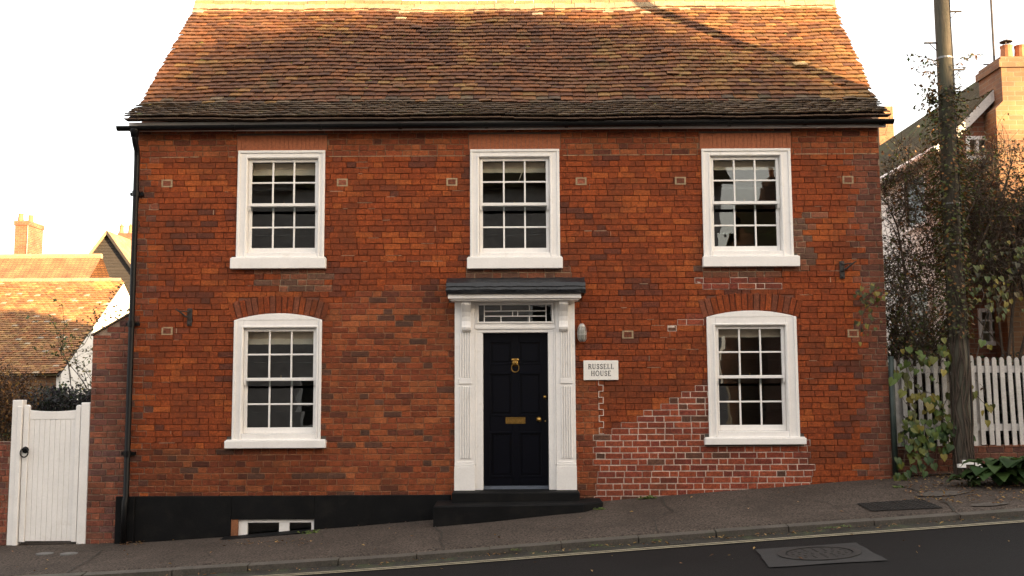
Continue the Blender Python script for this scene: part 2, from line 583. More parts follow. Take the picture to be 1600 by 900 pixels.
# ------------------------------------------------------------------ brick and tile pieces
def brick_variants(n, chx, chz, jit):
    out = []
    for k in range(n):
        prof = [(-.5, -.5), (0, -.5), (.5, -.5), (.5, 0), (.5, .5), (0, .5), (-.5, .5), (-.5, 0)]
        outer = [(x + U(-jit, jit) * .35, z + U(-jit, jit)) for x, z in prof]
        vs_ = [(x, .02, z) for x, z in outer] + [(x, .0035, z) for x, z in outer] + \
              [(x * (1 - 2 * chx), U(-.0012, .0012), z * (1 - 2 * chz)) for x, z in outer]
        fs = []
        for i in range(8):
            j = (i + 1) % 8
            fs.append((i, j, j + 8, i + 8))
            fs.append((i + 8, j + 8, j + 16, i + 16))
        fs.append(tuple(range(16, 24)))
        out.append((np.array(vs_), fs))
    return out


BV = brick_variants(10, .02, .05, .035)


def brick_matrix(x0, x1, z0, z1, y=0., proud=0., rot=0.):
    m = Matrix.Translation(((x0 + x1) / 2, y - proud, (z0 + z1) / 2)) @ Matrix.Rotation(rot, 4, 'Y') @ Matrix.Diagonal((x1 - x0, 1, z1 - z0, 1))
    return m


def shade(c, k): return (c[0] * k, c[1] * k, c[2] * k)


def n3(x, z, s, o=0.): return noise.noise(Vector((x * s + o, z * s, o * 1.7)))


def lay(x0, x1, z0, z1, ch, blocks, closer=.0, start=0, jit=.004):
    """Flemish bond cells over a rectangle, cut round the blocked intervals"""
    cells = []
    nrow = int(math.ceil((z1 - z0) / ch))
    for r in range(nrow):
        za, zb = z0 + r * ch, min(z0 + (r + 1) * ch, z1)
        if zb - za < .02: continue
        iv = []
        for h in blocks:
            q = h(za, zb) if callable(h) else ((h[0], h[1]) if min(zb, h[3]) - max(za, h[2]) > .45 * ch else None)
            if q: iv.append(q)
        x = x0 - (.0 if (r + start) % 2 == 0 else .1685) + (U(-.05, .05) if x1 - x0 > 3 else 0)
        k = 0
        while x < x1:
            l = (.228 if k % 2 == 0 else .115) + U(-jit, jit)
            segs = [(max(x, x0), min(x + l, x1))]
            for a, c in iv:
                ns = []
                for p, q in segs:
                    if c <= p or a >= q: ns.append((p, q))
                    else:
                        if a - p > .0: ns.append((p, a))
                        if q - c > .0: ns.append((c, q))
                segs = ns
            for p, q in segs:
                if q - p > .028: cells.append((p, q, za, zb, r))
                elif q - p > .004: cells.append((p, q, za, zb, -1))
            x += l
            k += 1
    return cells


def inpoly(x, z, P):
    c = False
    n = len(P)
    for i in range(n):
        a, b = P[i], P[i - 1]
        if (a[1] > z) != (b[1] > z) and x < (b[0] - a[0]) * (z - a[1]) / (b[1] - a[1]) + a[0]: c = not c
    return c


def mortar_cells(name, cells, y, colf, mat, parent):
    b = MB()
    for (p, q, za, zb, r) in cells:
        b.add([(p, y, za), (q, y, za), (q, y, zb), (p, y, zb)], [(0, 1, 2, 3)], colf((p + q) / 2, (za + zb) / 2))
    return b.build(name, mat, parent, fix=False)


TV = []
for k in range(8):
    hw, ln, th = .0805, .175, .019
    cam_h = U(.001, .006)
    cols = [-1, -.5, 0, .5, 1]
    jv = [U(-.003, .003) for _ in cols]
    tw = U(-.003, .003)
    top0 = [(hw * c, jv[i], .039 + cam_h * (1 - c * c) + tw * c) for i, c in enumerate(cols)]
    top1 = [(hw * c, ln, .004 + cam_h * (1 - c * c)) for i, c in enumerate(cols)]
    bot0 = [(hw * c, jv[i] + .005, .039 - th + cam_h * (1 - c * c) + tw * c) for i, c in enumerate(cols)]
    bot1 = [(hw * c, ln, .004 - th) for c in cols]
    vv = top0 + top1 + bot0 + bot1
    ff = [(i, i + 1, i + 6, i + 5) for i in range(4)] + [(i + 10, i + 11, i + 1, i) for i in range(4)] + [(0, 5, 15, 10), (4, 14, 19, 9)]
    TV.append((np.array(vv), ff))


def tile_matrix(p, udir, vdir, rot=0., lift=0., sx=1., sy=1., tilt=0.):
    n = udir.cross(vdir).normalized()
    m = Matrix((udir.to_4d(), vdir.to_4d(), n.to_4d(), (0, 0, 0, 1))).transposed()
    for i in range(3): m[3][i] = 0
    m[3][3] = 1
    return Matrix.Translation(p + n * lift) @ m @ Matrix.Rotation(rot, 4, 'Z') @ Matrix.Rotation(tilt, 4, 'X') @ Matrix.Diagonal((sx, sy, 1, 1))


# ================================================================== THE HOUSE
XL, XR = -4.955, 4.84
house = empty('brick_house', (0, 0, 0.1), 'red brick two-storey house with tiled roof, five white sash windows and dark front door', 'house')
W = {   # outer frame x0 x1, bottom, top, arch rise, panes x0 x1 z0 z1, sill x0 x1 z0 z1
    'UL': (-3.585, -2.448, 3.29, 4.708, 0, (-3.416, -2.583, 3.431, 4.565), (-3.648, -2.412, 3.144, 3.297)),
    'UM': (-.538, .625, 3.283, 4.709, 0, (-.378, .453, 3.415, 4.566), (-.581, .659, 3.128, 3.286)),
    'UR': (2.500, 3.663, 3.275, 4.702, 0, (2.659, 3.481, 3.424, 4.567), (2.477, 3.730, 3.137, 3.284)),
    'LL': (-3.588, -2.460, .945, 2.481, .085, (-3.427, -2.574, 1.099, 2.334), (-3.668, -2.382, .842, .951)),
    'LR': (2.513, 3.666, .945, 2.490, .08, (2.669, 3.481, 1.100, 2.335), (2.445, 3.735, .856, .951)),
}
DOOR = (-.378, .460, .300, 2.300)
SUR = (-.74, .805, .300, 2.72)
BASE = (-3.57, -2.52, -.36, -.05)
hole = []
for k, q in W.items():
    hole.append((q[0] + .03, q[1] - .03, q[2] + .02, q[3] - .02))
dh = (DOOR[0] - .06, DOOR[1] + .06, .2, 2.69)
b = MB()
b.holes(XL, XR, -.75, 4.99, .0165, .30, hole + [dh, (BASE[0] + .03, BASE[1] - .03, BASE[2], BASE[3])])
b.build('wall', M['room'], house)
b = MB()
b.box(XL, XL + .3, .3, 5.35, -.75, 4.95).box(XR - .3, XR, .3, 5.35, -.75, 4.95).box(XL + .3, XR - .3, 5.05, 5.35, -.75, 4.95)
for xa, xb in ((XL, XL + .3), (XR - .3, XR)):
    b.prism_x([(.0, 4.96), (5.35, 4.96), (2.62, 7.55)], xa, xb)
b.build('gable_wall', M['farbrick'], house)
b = MB()
b.box(XL + .3, XR - .3, .3, 5.05, 2.78, 2.95).box(XL + .3, XR - .3, .3, 5.05, .14, .28).box(XL + .3, XR - .3, .3, 5.05, -.75, -.7)
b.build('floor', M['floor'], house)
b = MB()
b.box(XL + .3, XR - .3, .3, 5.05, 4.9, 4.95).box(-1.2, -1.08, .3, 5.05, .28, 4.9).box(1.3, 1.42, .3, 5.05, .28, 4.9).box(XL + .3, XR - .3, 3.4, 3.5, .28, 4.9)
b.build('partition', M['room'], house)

# -------- facade brickwork
ROW0 = -.56
MARKS = [(-4.519, 4.306), (-2.218, 4.302), (-.782, 4.303), (.914, 4.294), (2.216, 4.304), (4.415, 4.284), (-4.461, 2.314), (1.493, 2.283), (4.404, 2.276)]
CH = .0775
Z0 = -.56
def arch_block(q):
    c, sp, rise = (q[0] + q[1]) / 2, q[3], q[4]
    hc = (q[1] - q[0]) / 2
    Rr = (hc * hc + rise * rise) / (2 * rise)
    zc = sp + rise - Rr
    ha = math.asin(hc / Rr) + .02
    return c, zc, Rr, ha


def arch_iv(q):
    c, zc, Rr, ha = arch_block(q)
    def f(za, zb):
        zm = (za + zb) / 2
        if zm < q[3] - .02: return None
        if zm > zc + Rr + .235 - .01: return None
        h = min(math.sqrt(max(0, (Rr + .235) ** 2 - (zm - zc) ** 2)), (zm - zc) * math.tan(ha)) - .012
        return (c - h, c + h) if h > 0.02 else None
    return f


blocks = []
for k, q in W.items():
    blocks.append((q[0] + .006, q[1] - .006, q[2], q[3]))
    blocks.append((q[6][0] + .01, q[6][1] - .01, q[6][2], q[6][3]))
    if q[4]: blocks.append(arch_iv(q))
    else: blocks.append((q[0] - .025, q[1] + .025, q[3], 4.92))
blocks.append((SUR[0] + .01, SUR[1] - .01, -1, 2.72))
blocks.append((-.82, .88, 2.72, 2.99))
blocks.append((XL, -.80, -1, .235))
blocks.append((-1.0, 1.25, -1, .14))
mk_blocks = [(a - .068, a + .068, ROW0 + round((c - ROW0 - CH / 2) / CH) * CH + .004, ROW0 + round((c - ROW0 - CH / 2) / CH) * CH + CH - .004) for a, c in MARKS]
cells = lay(XL, XR, Z0, 4.98, CH, blocks + mk_blocks)
cells = [c for c in cells if c[3] > gwall((c[0] + c[1]) / 2) - .06]

P_PATCH = [(1.10, .0), (1.10, .98), (1.40, 1.06), (1.95, 1.40), (2.53, 1.66), (2.53, .9), (3.80, .9), (3.80, .0)]
P_BITS = [[(1.95, 2.34), (2.53, 2.36), (2.53, 2.56), (2.2, 2.5)], [(2.42, 2.84), (3.42, 2.84), (3.42, 3.0), (2.42, 2.98)]]
P_NEW = [(-2.46, .2), (-2.46, 2.55), (-2.2, 2.75), (-1.5, 2.95), (-.7, 2.95), (-.7, .2)]


def region(x, z):
    jx = x + .09 * n3(x, z, 5, 2.) + (.06 if int((z - Z0) / CH) % 2 else -.06)
    jz = z + .05 * n3(x, z, 4, 8.)
    if inpoly(x, z, P_PATCH): return 'patch'
    if any(inpoly(x, z, p) for p in P_BITS): return 'bits'
    if z > 4.645: return 'top'
    if jx > 4.50: return 'quoin_r'
    if jx < -4.72: return 'quoin_l'
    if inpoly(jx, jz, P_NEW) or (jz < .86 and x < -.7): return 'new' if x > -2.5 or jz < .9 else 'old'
    if .80 < x < 1.12 and z < 1.65: return 'new'
    if (-3.2 < jx < -2.35 and 2.85 < jz < 3.14) or (-.55 < x < .75 and 3.0 < z < 3.13) or (2.35 < jx < 3.45 and 2.98 < jz < 3.13): return 'grey'
    if 3.66 < jx < 3.98 and 3.1 < jz < 3.85: return 'grey2'
    return 'old'


PAL = {
    'old': [(.25, .053, .0135), (.228, .048, .013), (.208, .043, .0125), (.19, .041, .0125), (.30, .072, .0175)],
    'dark': [(.135, .036, .018), (.105, .032, .018), (.165, .04, .017)],
    'new': [(.265, .07, .024), (.24, .058, .02), (.22, .052, .019), (.275, .08, .028), (.19, .046, .019)],
    'patch': [(.23, .052, .026), (.20, .044, .024), (.255, .062, .03), (.175, .04, .025), (.27, .06, .026)],
    'blue': [(.08, .038, .025), (.095, .04, .025), (.11, .05, .032)],
    'quoin': [(.13, .045, .028), (.10, .04, .028), (.17, .052, .028), (.2, .06, .03)],
    'grey': [(.17, .065, .036), (.12, .06, .04), (.21, .075, .04)],
}


def brick_colour(rg, x, z):
    if rg == 'patch' or rg == 'bits':
        c = R.choice(PAL['blue']) if U(0, 1) < .13 else R.choice(PAL['patch'])
    elif rg == 'new':
        t = U(0, 1)
        c = R.choice(PAL['dark']) if t < .14 else (R.choice(PAL['blue']) if t < .2 else R.choice(PAL['new']))
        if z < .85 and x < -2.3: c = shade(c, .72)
    elif rg in ('quoin_r', 'quoin_l'):
        c = R.choice(PAL['quoin'])
        if rg == 'quoin_l' and U(0, 1) < .5: c = R.choice(PAL['old'])
    elif rg in ('grey', 'grey2'):
        c = R.choice(PAL['grey'])
    elif rg == 'top':
        c = R.choice(PAL['new']) if U(0, 1) > .12 else R.choice(PAL['dark'])
    else:
        d = n3(x, z * 1.8, 1.5, 4.) + .7 * n3(x, z * 2, 4., 9.) + U(-.25, .25)
        if d > .5: c = R.choice(PAL['dark'])
        else:
            c = R.choice(PAL['old'])
            if c is PAL['old'][4] and d > -.15: c = PAL['old'][1]
            if d < -.55: c = PAL['old'][4]
    return shade(c, U(.92, 1.08) if rg == 'old' else U(.85, 1.15))


def mortar_colour(x, z):
    rg = region(x, z)
    k = U(.85, 1.15)
    if rg == 'patch': return shade((.52, .40, .33), k * U(.8, 1.1))
    if rg == 'bits': return shade((.52, .40, .33), k) if U(0, 1) < .55 else shade((.2, .08, .05), k)
    if rg == 'new': return shade((.34, .175, .10), k)
    if rg == 'top': return shade((.24, .14, .085), k)
    if rg in ('quoin_r', 'quoin_l'): return shade((.27, .19, .135), k)
    if rg in ('grey', 'grey2'): return shade((.34, .24, .16), k)
    return shade((.12, .034, .017), k)


items = []
mcol = {}
for cl in cells:
    p, q, za, zb, r = cl
    if r < 0: continue
    xm, zm = (p + q) / 2, (za + zb) / 2
    rg = region(xm, zm)
    j = {'patch': .012, 'bits': .010, 'new': .0095, 'top': .010, 'quoin_r': .009, 'quoin_l': .009, 'grey': .011, 'grey2': .011}.get(rg, .0062)
    if rg == 'old': j = U(.004, .0085)
    jit = .0015 if rg in ('patch', 'new', 'top') else .003
    pr = U(-.0015, .002) if rg in ('patch', 'new', 'top') else U(-.004, .003)
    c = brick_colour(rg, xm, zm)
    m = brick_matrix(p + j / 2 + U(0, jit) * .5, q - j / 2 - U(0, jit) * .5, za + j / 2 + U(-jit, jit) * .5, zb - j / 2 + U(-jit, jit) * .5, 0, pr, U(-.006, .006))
    d = Vector((xm, 0, zm)) - cam.location
    key = (q - p) * CH / d.length_squared * (1.15 if rg == 'patch' else 1)
    items.append((key, (m, R.randrange(10), c)))
items.sort(key=lambda t: -t[0])
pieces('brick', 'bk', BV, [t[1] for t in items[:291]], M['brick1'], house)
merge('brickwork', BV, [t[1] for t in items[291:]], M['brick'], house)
b = MB()
for cl in cells:
    p, q, za, zb, r = cl
    c = mcol.get(cl) or mortar_colour((p + q) / 2, (za + zb) / 2)
    y = .0045 if c[1] > .3 else .0105
    b.add([(p, y, za), (q, y, za), (q, y, zb), (p, y, zb)], [(0, 1, 2, 3)], c)
b.build('mortar', M['mortar'], house, fix=False)
for a, c in MARKS:                # single headers ringed with pale pointing
    rr_ = ROW0 + round((c - ROW0 - CH / 2) / CH) * CH + CH / 2
    b = MB()
    b.box(a - .072, a + .072, -.003, .006, rr_ - .051, rr_ + .051, shade((.40, .29, .18), U(.75, 1.1)))
    b.build('pale_pointing', M['mortar'], house)
b = MB()                          # scraps of old lime pointing left in the joints
for k in range(330):
    x, r_ = U(XL + .1, XR - .1), R.randrange(8, 68)
    z = ROW0 + r_ * CH
    if region(x, z) not in ('old', 'quoin_r', 'quoin_l') or any((not callable(h)) and h[0] - .15 < x < h[1] + .15 and h[2] - .05 < z < h[3] + .05 for h in blocks): continue
    if n3(x, z, 1.4, 21.) < -.05: continue
    l_ = U(.02, .10)
    if U(0, 1) < .72: b.box(x - l_, x + l_, -.0015, .005, z - U(.0015, .0035), z + U(.0015, .0035), shade((.42, .29, .2), U(.6, 1.2)))
    else: b.box(x - .003, x + .003, -.0015, .005, z + .006, z + CH - .006, shade((.42, .29, .2), U(.6, 1.2)))
for xa, xb in ((-2.40, -.60), (.68, 2.44), (3.72, 4.82), (-4.6, -3.64)):
    x = xa
    while x < xb:
        l_ = min(U(.1, .4), xb - x)
        zz = ROW0 + 67 * CH + .003 * noise.noise(Vector((x * 2, 0, 0)))
        if xa > -4 or U(0, 1) < .4: b.box(x, x + l_ - U(0, .03), -.002, .005, zz - .0045, zz + .0045, shade((.36, .25, .16), U(.7, 1.15)))
        x += l_
tag(b.build('pointing_scraps', M['mortar'], house), kind='stuff')
pieces('brick', 'bk', BV, [(brick_matrix(a - .05, a + .05, ROW0 + round((c - ROW0 - CH / 2) / CH) * CH + .004, ROW0 + round((c - ROW0 - CH / 2) / CH) * CH + CH - .004, 0, .006), k, shade((.2, .062, .034), U(.7, 1.3))) for k, (a, c) in enumerate(MARKS)], M['brick1'], house)
# plain backing behind cut corners by the arches
dark_mortar = material('dark_mortar', (.13, .05, .03), rough=.95)
for k in ('LL', 'LR'):
    q = W[k]
    b = MB()
    b.prism_y([(q[0] - .15, q[3] - .03), (q[1] + .15, q[3] - .03), (q[1] + .15, q[3] + .36), (q[0] - .15, q[3] + .36)], .0125, .0155)
    b.build('arch_mortar', dark_mortar, house)
# white repointing scar beside the door
b = MB()
sx = 1.135
for i in range(9):
    z = 1.0 + i * CH
    xx = sx + (.028 if i % 2 else -.028)
    b.box(xx - .004, xx + .004, -.0035, .006, z + .004, z + CH - .004)
    b.box(sx - .032, sx + .032, -.003, .006, z - .0035, z + .0035)
b.build('repointed_joint', material('white_lime_pointing', (.6, .5, .43), rough=.95), house)
# voussoirs and flat arches
vit = []
for k in ('LL', 'LR'):
    c, zc, Rr, ha = arch_block(W[k])
    n = 17
    for i in range(n):
        a = -ha + (i + .5) * 2 * ha / n
        w_ = 2 * ha * (Rr + .11) / n - .009
        rr = Rr + .118
        m = Matrix.Translation((c + rr * math.sin(a), -.004 + U(-.002, .002), zc + rr * math.cos(a))) @ Matrix.Rotation(a + U(-.02, .02), 4, 'Y') @ Matrix.Diagonal((w_ * U(.92, 1.02), 1, .226, 1))
        vit.append((m, R.randrange(10), shade(R.choice(PAL['old'][:3] + [(.2, .06, .03)]), U(.75, 1.05))))
pieces('arch_brick', 'bk', BV, vit, M['brick1'], house)
for k in ('UL', 'UM', 'UR'):
    q = W[k]
    b = MB()
    n = 21
    x0, x1 = q[0] - .022, q[1] + .022
    for i in range(n):
        xa, xb = x0 + (x1 - x0) * i / n, x0 + (x1 - x0) * (i + 1) / n
        b.box(xa + .0015, xb - .0015, -.004 + U(-.0015, .001), .016, q[3] - .01, 4.918)
    b.build('flat_arch', M['orangebrick'], house)

# -------- black plinth, steps
b = MB()
b.holes(-5.0, -.79, -.75, .245, -.035, .009, [(BASE[0], BASE[1], -.75, BASE[3])])
pl = b.build('plinth', M['bitumen'], house, bevel=.006)
b = MB()
b.box(-5.03, -4.79, -.062, -.0365, -.75, .25)
b.build('plinth_end_pilaster', M['bitumen'], house, bevel=.006)
b = MB()
zs = at(800, 783, -.3).z
b.box(at(706, 770, -.3).x, at(906, 770, -.3).x, -.32, .0, -.2, .298)
b.build('doorstep', M['bitumen'], house, bevel=.012)
b = MB()
xa, xb = at(677, 790, -.58).x, at(944, 790, -.5).x
zt = at(800, 787, -.55).z
b.add([(xa, -.60, -.5), (xb - .25, -.60, -.5), (xb, -.35, -.5), (xb, .0, -.5), (xa, .0, -.5), (xa, -.60, zt - .02), (xb - .25, -.60, zt), (xb, -.35, zt), (xb, .0, zt + .005), (xa, 0, zt - .01)],
      [(4, 3, 2, 1, 0), (5, 6, 7, 8, 9), (0, 1, 6, 5), (1, 2, 7, 6), (2, 3, 8, 7), (3, 4, 9, 8), (4, 0, 5, 9)])
b.build('lower_step', M['bitumen'], house, bevel=.015)

# -------- windows
def muntins(b, px0, px1, pz0, pz1, rows, y0, y1, t=.011):
    for i in (1, 2):
        x = px0 + (px1 - px0) * i / 3
        b.box(x - t, x + t, y0, y1, pz0, pz1)
    for j in range(1, rows):
        z = pz0 + (pz1 - pz0) * j / rows
        for i in range(3):
            xa = px0 + (px1 - px0) * i / 3 + (t if i else 0)
            xb = px0 + (px1 - px0) * (i + 1) / 3 - (t if i < 2 else 0)
            b.box(xa, xb, y0 + .002, y1 - .002, z - t, z + t)


def sash_window(q, blind_h, lbl):
    x0, x1, z0, z1, rise, (a0, a1, c0, c1), (s0, s1, t0, t1) = q
    ix0, ix1, iz0, iz1 = a0 - .045, a1 + .045, c0 - .075, c1 + .042
    b = MB()
    yf, yb = -.012, .15
    b.box(x0, ix0, yf, yb, z0, z1 if not rise else z1).box(ix1, x1, yf, yb, z0, z1)
    b.box(ix0, ix1, yf, yb, z0, iz0)
    if rise:
        b.box(ix0, ix1, yf, yb, iz1, z1)
        cx, zc, Rr, ha = arch_block(q)
        arc = [(cx + Rr * math.sin(-ha + .02 + (2 * ha - .04) * i / 14), zc + Rr * math.cos(-ha + .02 + (2 * ha - .04) * i / 14)) for i in range(15)]
        b.prism_y([(x0, z1), (x1, z1)] + arc[::-1], yf - .004, yb)
    else:
        b.box(ix0, ix1, yf, yb, iz1, z1)
    fr = b.build('window', M['white'], house, bevel=.004)
    fr['label'] = lbl
    b = MB()      # outer moulding
    t = .032
    b.box(x0 - .004, x0 + t, yf - .016, yf + .01, z0, z1 - (0 if rise else t)).box(x1 - t, x1 + .004, yf - .016, yf + .01, z0, z1 - (0 if rise else t))
    if not rise: b.box(x0 - .004, x1 + .004, yf - .016, yf + .01, z1 - t, z1 + .004)
    b.ring(ix0 - .03, ix1 + .03, z0 + .012, iz1 + .03, ix0 - .006, ix1 + .006, z0 + .012, iz1 + .006, yf - .01, yf + .008)
    b.build('moulding', M['white'], fr, bevel=.005)
    zm = (c0 + c1) / 2
    hr = .02
    for nm, (za, zb, lo, hi), y in (('upper_sash', (zm + hr, c1, zm - hr, iz1 - .002), .035), ('lower_sash', (c0, zm - hr, iz0 + .002, zm + hr), .076)):
        b = MB()
        b.ring(ix0 + .003, ix1 - .003, lo, hi, a0, a1, za, zb, y, y + .038)
        muntins(b, a0, a1, za, zb, 2, y + .005, y + .034)
        b.build(nm, M['white'], fr, bevel=.0035)
        for i in range(3):
            for j in range(2):
                w_, h_ = (a1 - a0) / 3, (zb - za) / 2
                cx_, cz_ = a0 + w_ * (i + .5), za + h_ * (j + .5)
                me = PANE.get((round(w_, 3), round(h_, 3)))
                if me is None:
                    bb = MB()
                    bb.box(-w_ / 2 - .004, w_ / 2 + .004, -.0015, .0015, -h_ / 2 - .004, h_ / 2 + .004)
                    o = bb.build('pane', M['glass'], fr)
                    me = PANE[(round(w_, 3), round(h_, 3))] = o.data
                else:
                    o = link_mesh('pane', me, fr)
                o.location = Vector((cx_, y + .021, cz_)) - OFF[fr]
                o.rotation_euler = (rad(U(-.22, .22)), 0, rad(U(-.22, .22)))
    b = MB()
    b.box(s0, s1, -.075, .02, t0, t1 - .012)
    b.box(s0 + .012, s1 - .012, -.06, .02, t1 - .0125, t1)
    b.build('sill', M['white'], fr, bevel=.006)
    if blind_h:
        b = MB()
        pts = 12
        zt = c1 + .02
        xa, xb = a0 - .03, a1 + .03
        vs_, fs = [], []
        for i in range(pts * 3 + 1):
            x = xa + (xb - xa) * i / (pts * 3)
            yy = .20 + .0015 * math.sin(i * 1.3)
            vs_ += [(x, yy, c1 - blind_h + .0012 * math.sin(i * .9)), (x, yy, zt), (x, yy + .006, zt), (x, yy + .006, c1 - blind_h + .0012 * math.sin(i * .9))]
        for i in range(pts * 3):
            k = i * 4
            fs += [(k, k + 4, k + 5, k + 1), (k + 2, k + 6, k + 7, k + 3), (k + 3, k + 7, k + 4, k)]
        b.add(vs_, fs)
        b.build('blind', M['blind'], fr)
    # horn and catch on the meeting rail
    b = MB()
    b.lathe([(.0, 0), (.011, 0), (.011, .01), (.007, .016), (.011, .026), (0, .03)], (a0 + (a1 - a0) / 2, .09, zm + hr), n=8)
    b.build('sash_catch', M['brass'], fr)
    for xx in (ix0 + .02, ix1 - .02):
        b = MB()
        b.prism_x([(.036, zm - hr), (.072, zm - hr), (.068, zm - hr - .03), (.045, zm - hr - .055), (.038, zm - hr - .03)], xx - .014, xx + .014)
        b.build('sash_horn', M['white'], fr)
    return fr


PANE = {}
sash_window(W['UL'], .14, 'upper white sash window over the arched window beside the downpipe')
um = sash_window(W['UM'], .12, 'upper white sash window above the front door')
sash_window(W['UR'], .10, 'upper white sash window whose glass mirrors the sky')
sash_window(W['LL'], .16, 'arched white sash window between the downpipe and the door')
sash_window(W['LR'], .10, 'arched white sash window above the white-jointed brick patch')
b = MB()
p0, p1 = at(822, 250, .19), at(810, 284, .19)
b.tube([p0, (p0 + p1) / 2 + Vector((.01, 0, .02)), p1], .006, 5)
b.build('blind_cord', M['blind'], um)

# basement window
b = MB()
x0, x1, zb_, zt_ = BASE[0] + .0, BASE[1], -.55, BASE[3]
b.ring(x0 + .085, x1, zb_, zt_, x0 + .20, x1 - .04, zb_ + .05, zt_ - .045, .0, .06)
b.box(x0 + .60, x0 + .73, .002, .058, zb_ + .05, zt_ - .045)
bw = b.build('basement_window', M['white'], house, bevel=.004)
b = MB()
b.box(x0 + .20, x0 + .60, .03, .034, zb_ + .05, zt_ - .045)
b.build('pane', M['glass'], bw)
b = MB()
b.box(x0 + .73, x1 - .04, .03, .034, zb_ + .05, zt_ - .045)
b.build('pane', M['glass'], bw)
b = MB()
b.box(x0 + .0, x0 + .084, -.028, .03, zb_, zt_)
b.build('rusty_lintel_end', material('bare_orange_brick', (.22, .08, .03)), bw)
b = MB()      # little sloping kerb in front of the basement light
xa, xb = at(343, 850, -.26).x, at(478, 845, -.26).x
for (p, q) in ((xa, (xa + xb) / 2), ((xa + xb) / 2, xb)):
    zp, zq = ground_z(p, -.2), ground_z(q, -.2)
    hp, hq = (.0, .006) if p == xa else (.006, .012)
    b.add([(p, -.30, zp - .2), (q, -.30, zq - .2), (q, -.037, zq - .2), (p, -.037, zp - .2), (p, -.28, zp + hp), (q, -.28, zq + hq), (q, -.037, zq + hq + .01), (p, -.037, zp + hp + .01)],
          [(4, 5, 6, 7), (0, 1, 5, 4), (2, 3, 7, 6), (3, 0, 4, 7), (1, 2, 6, 5)])
b.build('light_well_kerb', M['bitumen'], house, bevel=.0)

# -------- doorway
b = MB()
for s_, xa, xb in ((-1, SUR[0], -.485), (1, .555, SUR[1])):
    b.box(xa, xb, -.06, .1, .300, 2.72)
    b.box(xa - .004, xb + .004, -.080, -.0605, .300, .60)                        # base block
    b.box(xa + .0, xb - .0, -.076, -.0605, .6005, .635)
    b.box(xa + .03, xb - .03, -.072, -.0605, .6355, .66)
    fx0, fx1 = xa + .075, xb - .055
    n = 4
    for i in range(n + 1):                                                          # reeds between the flutes
        fx = fx0 + (fx1 - fx0) * i / n
        for (za, zb) in ((.70, 1.61), (1.72, 2.31)):
            b.prism_z([(fx - .0095, -.0605), (fx - .008, -.072), (fx, -.079), (fx + .008, -.072), (fx + .0095, -.0605)], za, zb)
    b.box(fx0 - .02, fx1 + .02, -.076, -.0605, 1.645, 1.715)
sr = b.build('door_surround', M['white'], house, bevel=.003)
b = MB()
b.box(-.484, DOOR[0], -.035, .16, .3005, 2.30).box(DOOR[1], .554, -.035, .16, .3005, 2.30)
b.box(-.484, .554, -.035, .16, 2.3005, 2.40)
b.box(-.484, .554, -.052, -.0355, 2.345, 2.375)
b.box(-.484, -.462, -.05, -.0355, .62, 2.344).box(.532, .554, -.05, -.0355, .62, 2.344)
b.ring(-.484, .554, 2.4005, 2.72, -.432, .511, 2.442, 2.66, -.035, .10)
b.ring(-.458, .537, 2.418, 2.686, -.438, .517, 2.438, 2.664, -.048, -.0355)
b.build('door_frame', M['white'], sr, bevel=.004)
fl = MB()     # fanlight bars
fx0, fx1, fz0, fz1 = -.432, .511, 2.442, 2.66
def fxp(t): return fx0 + (fx1 - fx0) * t
t = .0065
za, zb = fz0 + (fz1 - fz0) * .345, fz0 + (fz1 - fz0) * .655
for tt in (.075, .925): fl.box(fxp(tt) - t, fxp(tt) + t, .03, .05, fz0, fz1)
for zz in (za, zb): fl.box(fxp(.075) + t, fxp(.925) - t, .031, .049, zz - t, zz + t)
for tt in (.305, .695):
    fl.box(fxp(tt) - t, fxp(tt) + t, .032, .048, fz0, za - t)
    fl.box(fxp(tt) - t, fxp(tt) + t, .032, .048, zb + t, fz1)
for tt in (.465, .535): fl.box(fxp(tt) - t, fxp(tt) + t, .032, .048, za + t, zb - t)
flo = fl.build('fanlight', M['white'], house)
b = MB()
b.box(fx0 - .003, fx1 + .003, .054, .058, fz0 - .003, fz1 + .003)
b.build('pane', M['glass'], flo)
for cx_ in (at(728.5, 500, -.12).x, at(880.5, 500, -.12).x):       # scroll consoles
    z0_, z1_ = 2.335, 2.719
    h = z1_ - z0_
    prof = [(-.0605, z0_ - .02), (-.085, z0_ - .025), (-.112, z0_ + .0), (-.12, z0_ + .03), (-.108, z0_ + .06), (-.095, z0_ + .11), (-.10, z0_ + .17), (-.125, z0_ + .23), (-.165, z0_ + .28), (-.195, z0_ + .32), (-.2, z0_ + .36), (-.19, z1_), (-.0605, z1_)]
    b = MB()
    b.prism_x(prof, cx_ - .058, cx_ + .058)
    inner = [(y - .008 if -.2 < y < -.07 else y, z) for y, z in prof[1:-1]]
    b.prism_x([(-.0605, z0_)] + inner + [(-.0605, z1_ - .03)], cx_ - .022, cx_ + .022)
    b.build('console', M['white'], sr, bevel=.002)
b = MB()
xa, xb = at(700, 464, -.27).x, at(908, 464, -.27).x
zc0, zc1 = at(800, 469, -.27).z, at(800, 459, -.27).z
b.box(xa, xb, -.27, .0, zc0 + .022, zc1).box(xa + .03, xb - .03, -.245, .0, zc0, zc0 + .0215)
b.build('cornice_board', M['white'], sr, bevel=.004)
xa, xb = at(697, 445, -.3).x, at(915, 445, -.3).x
zh1 = at(800, 434, -.12).z
b = MB()      # lead-dressed hood, rough and lumpy
nx = 60
prof = [(-.25, zc1 + .0), (-.31, zc1 + .005), (-.325, zc1 + .05), (-.31, zc1 + .085), (-.318, zc1 + .095), (-.295, zc1 + .14), (-.2, zh1 - .035), (-.1, zh1), (.0, zh1 + .012), (.0, zc1)]
vs_, fs = [], []
m_ = len(prof)
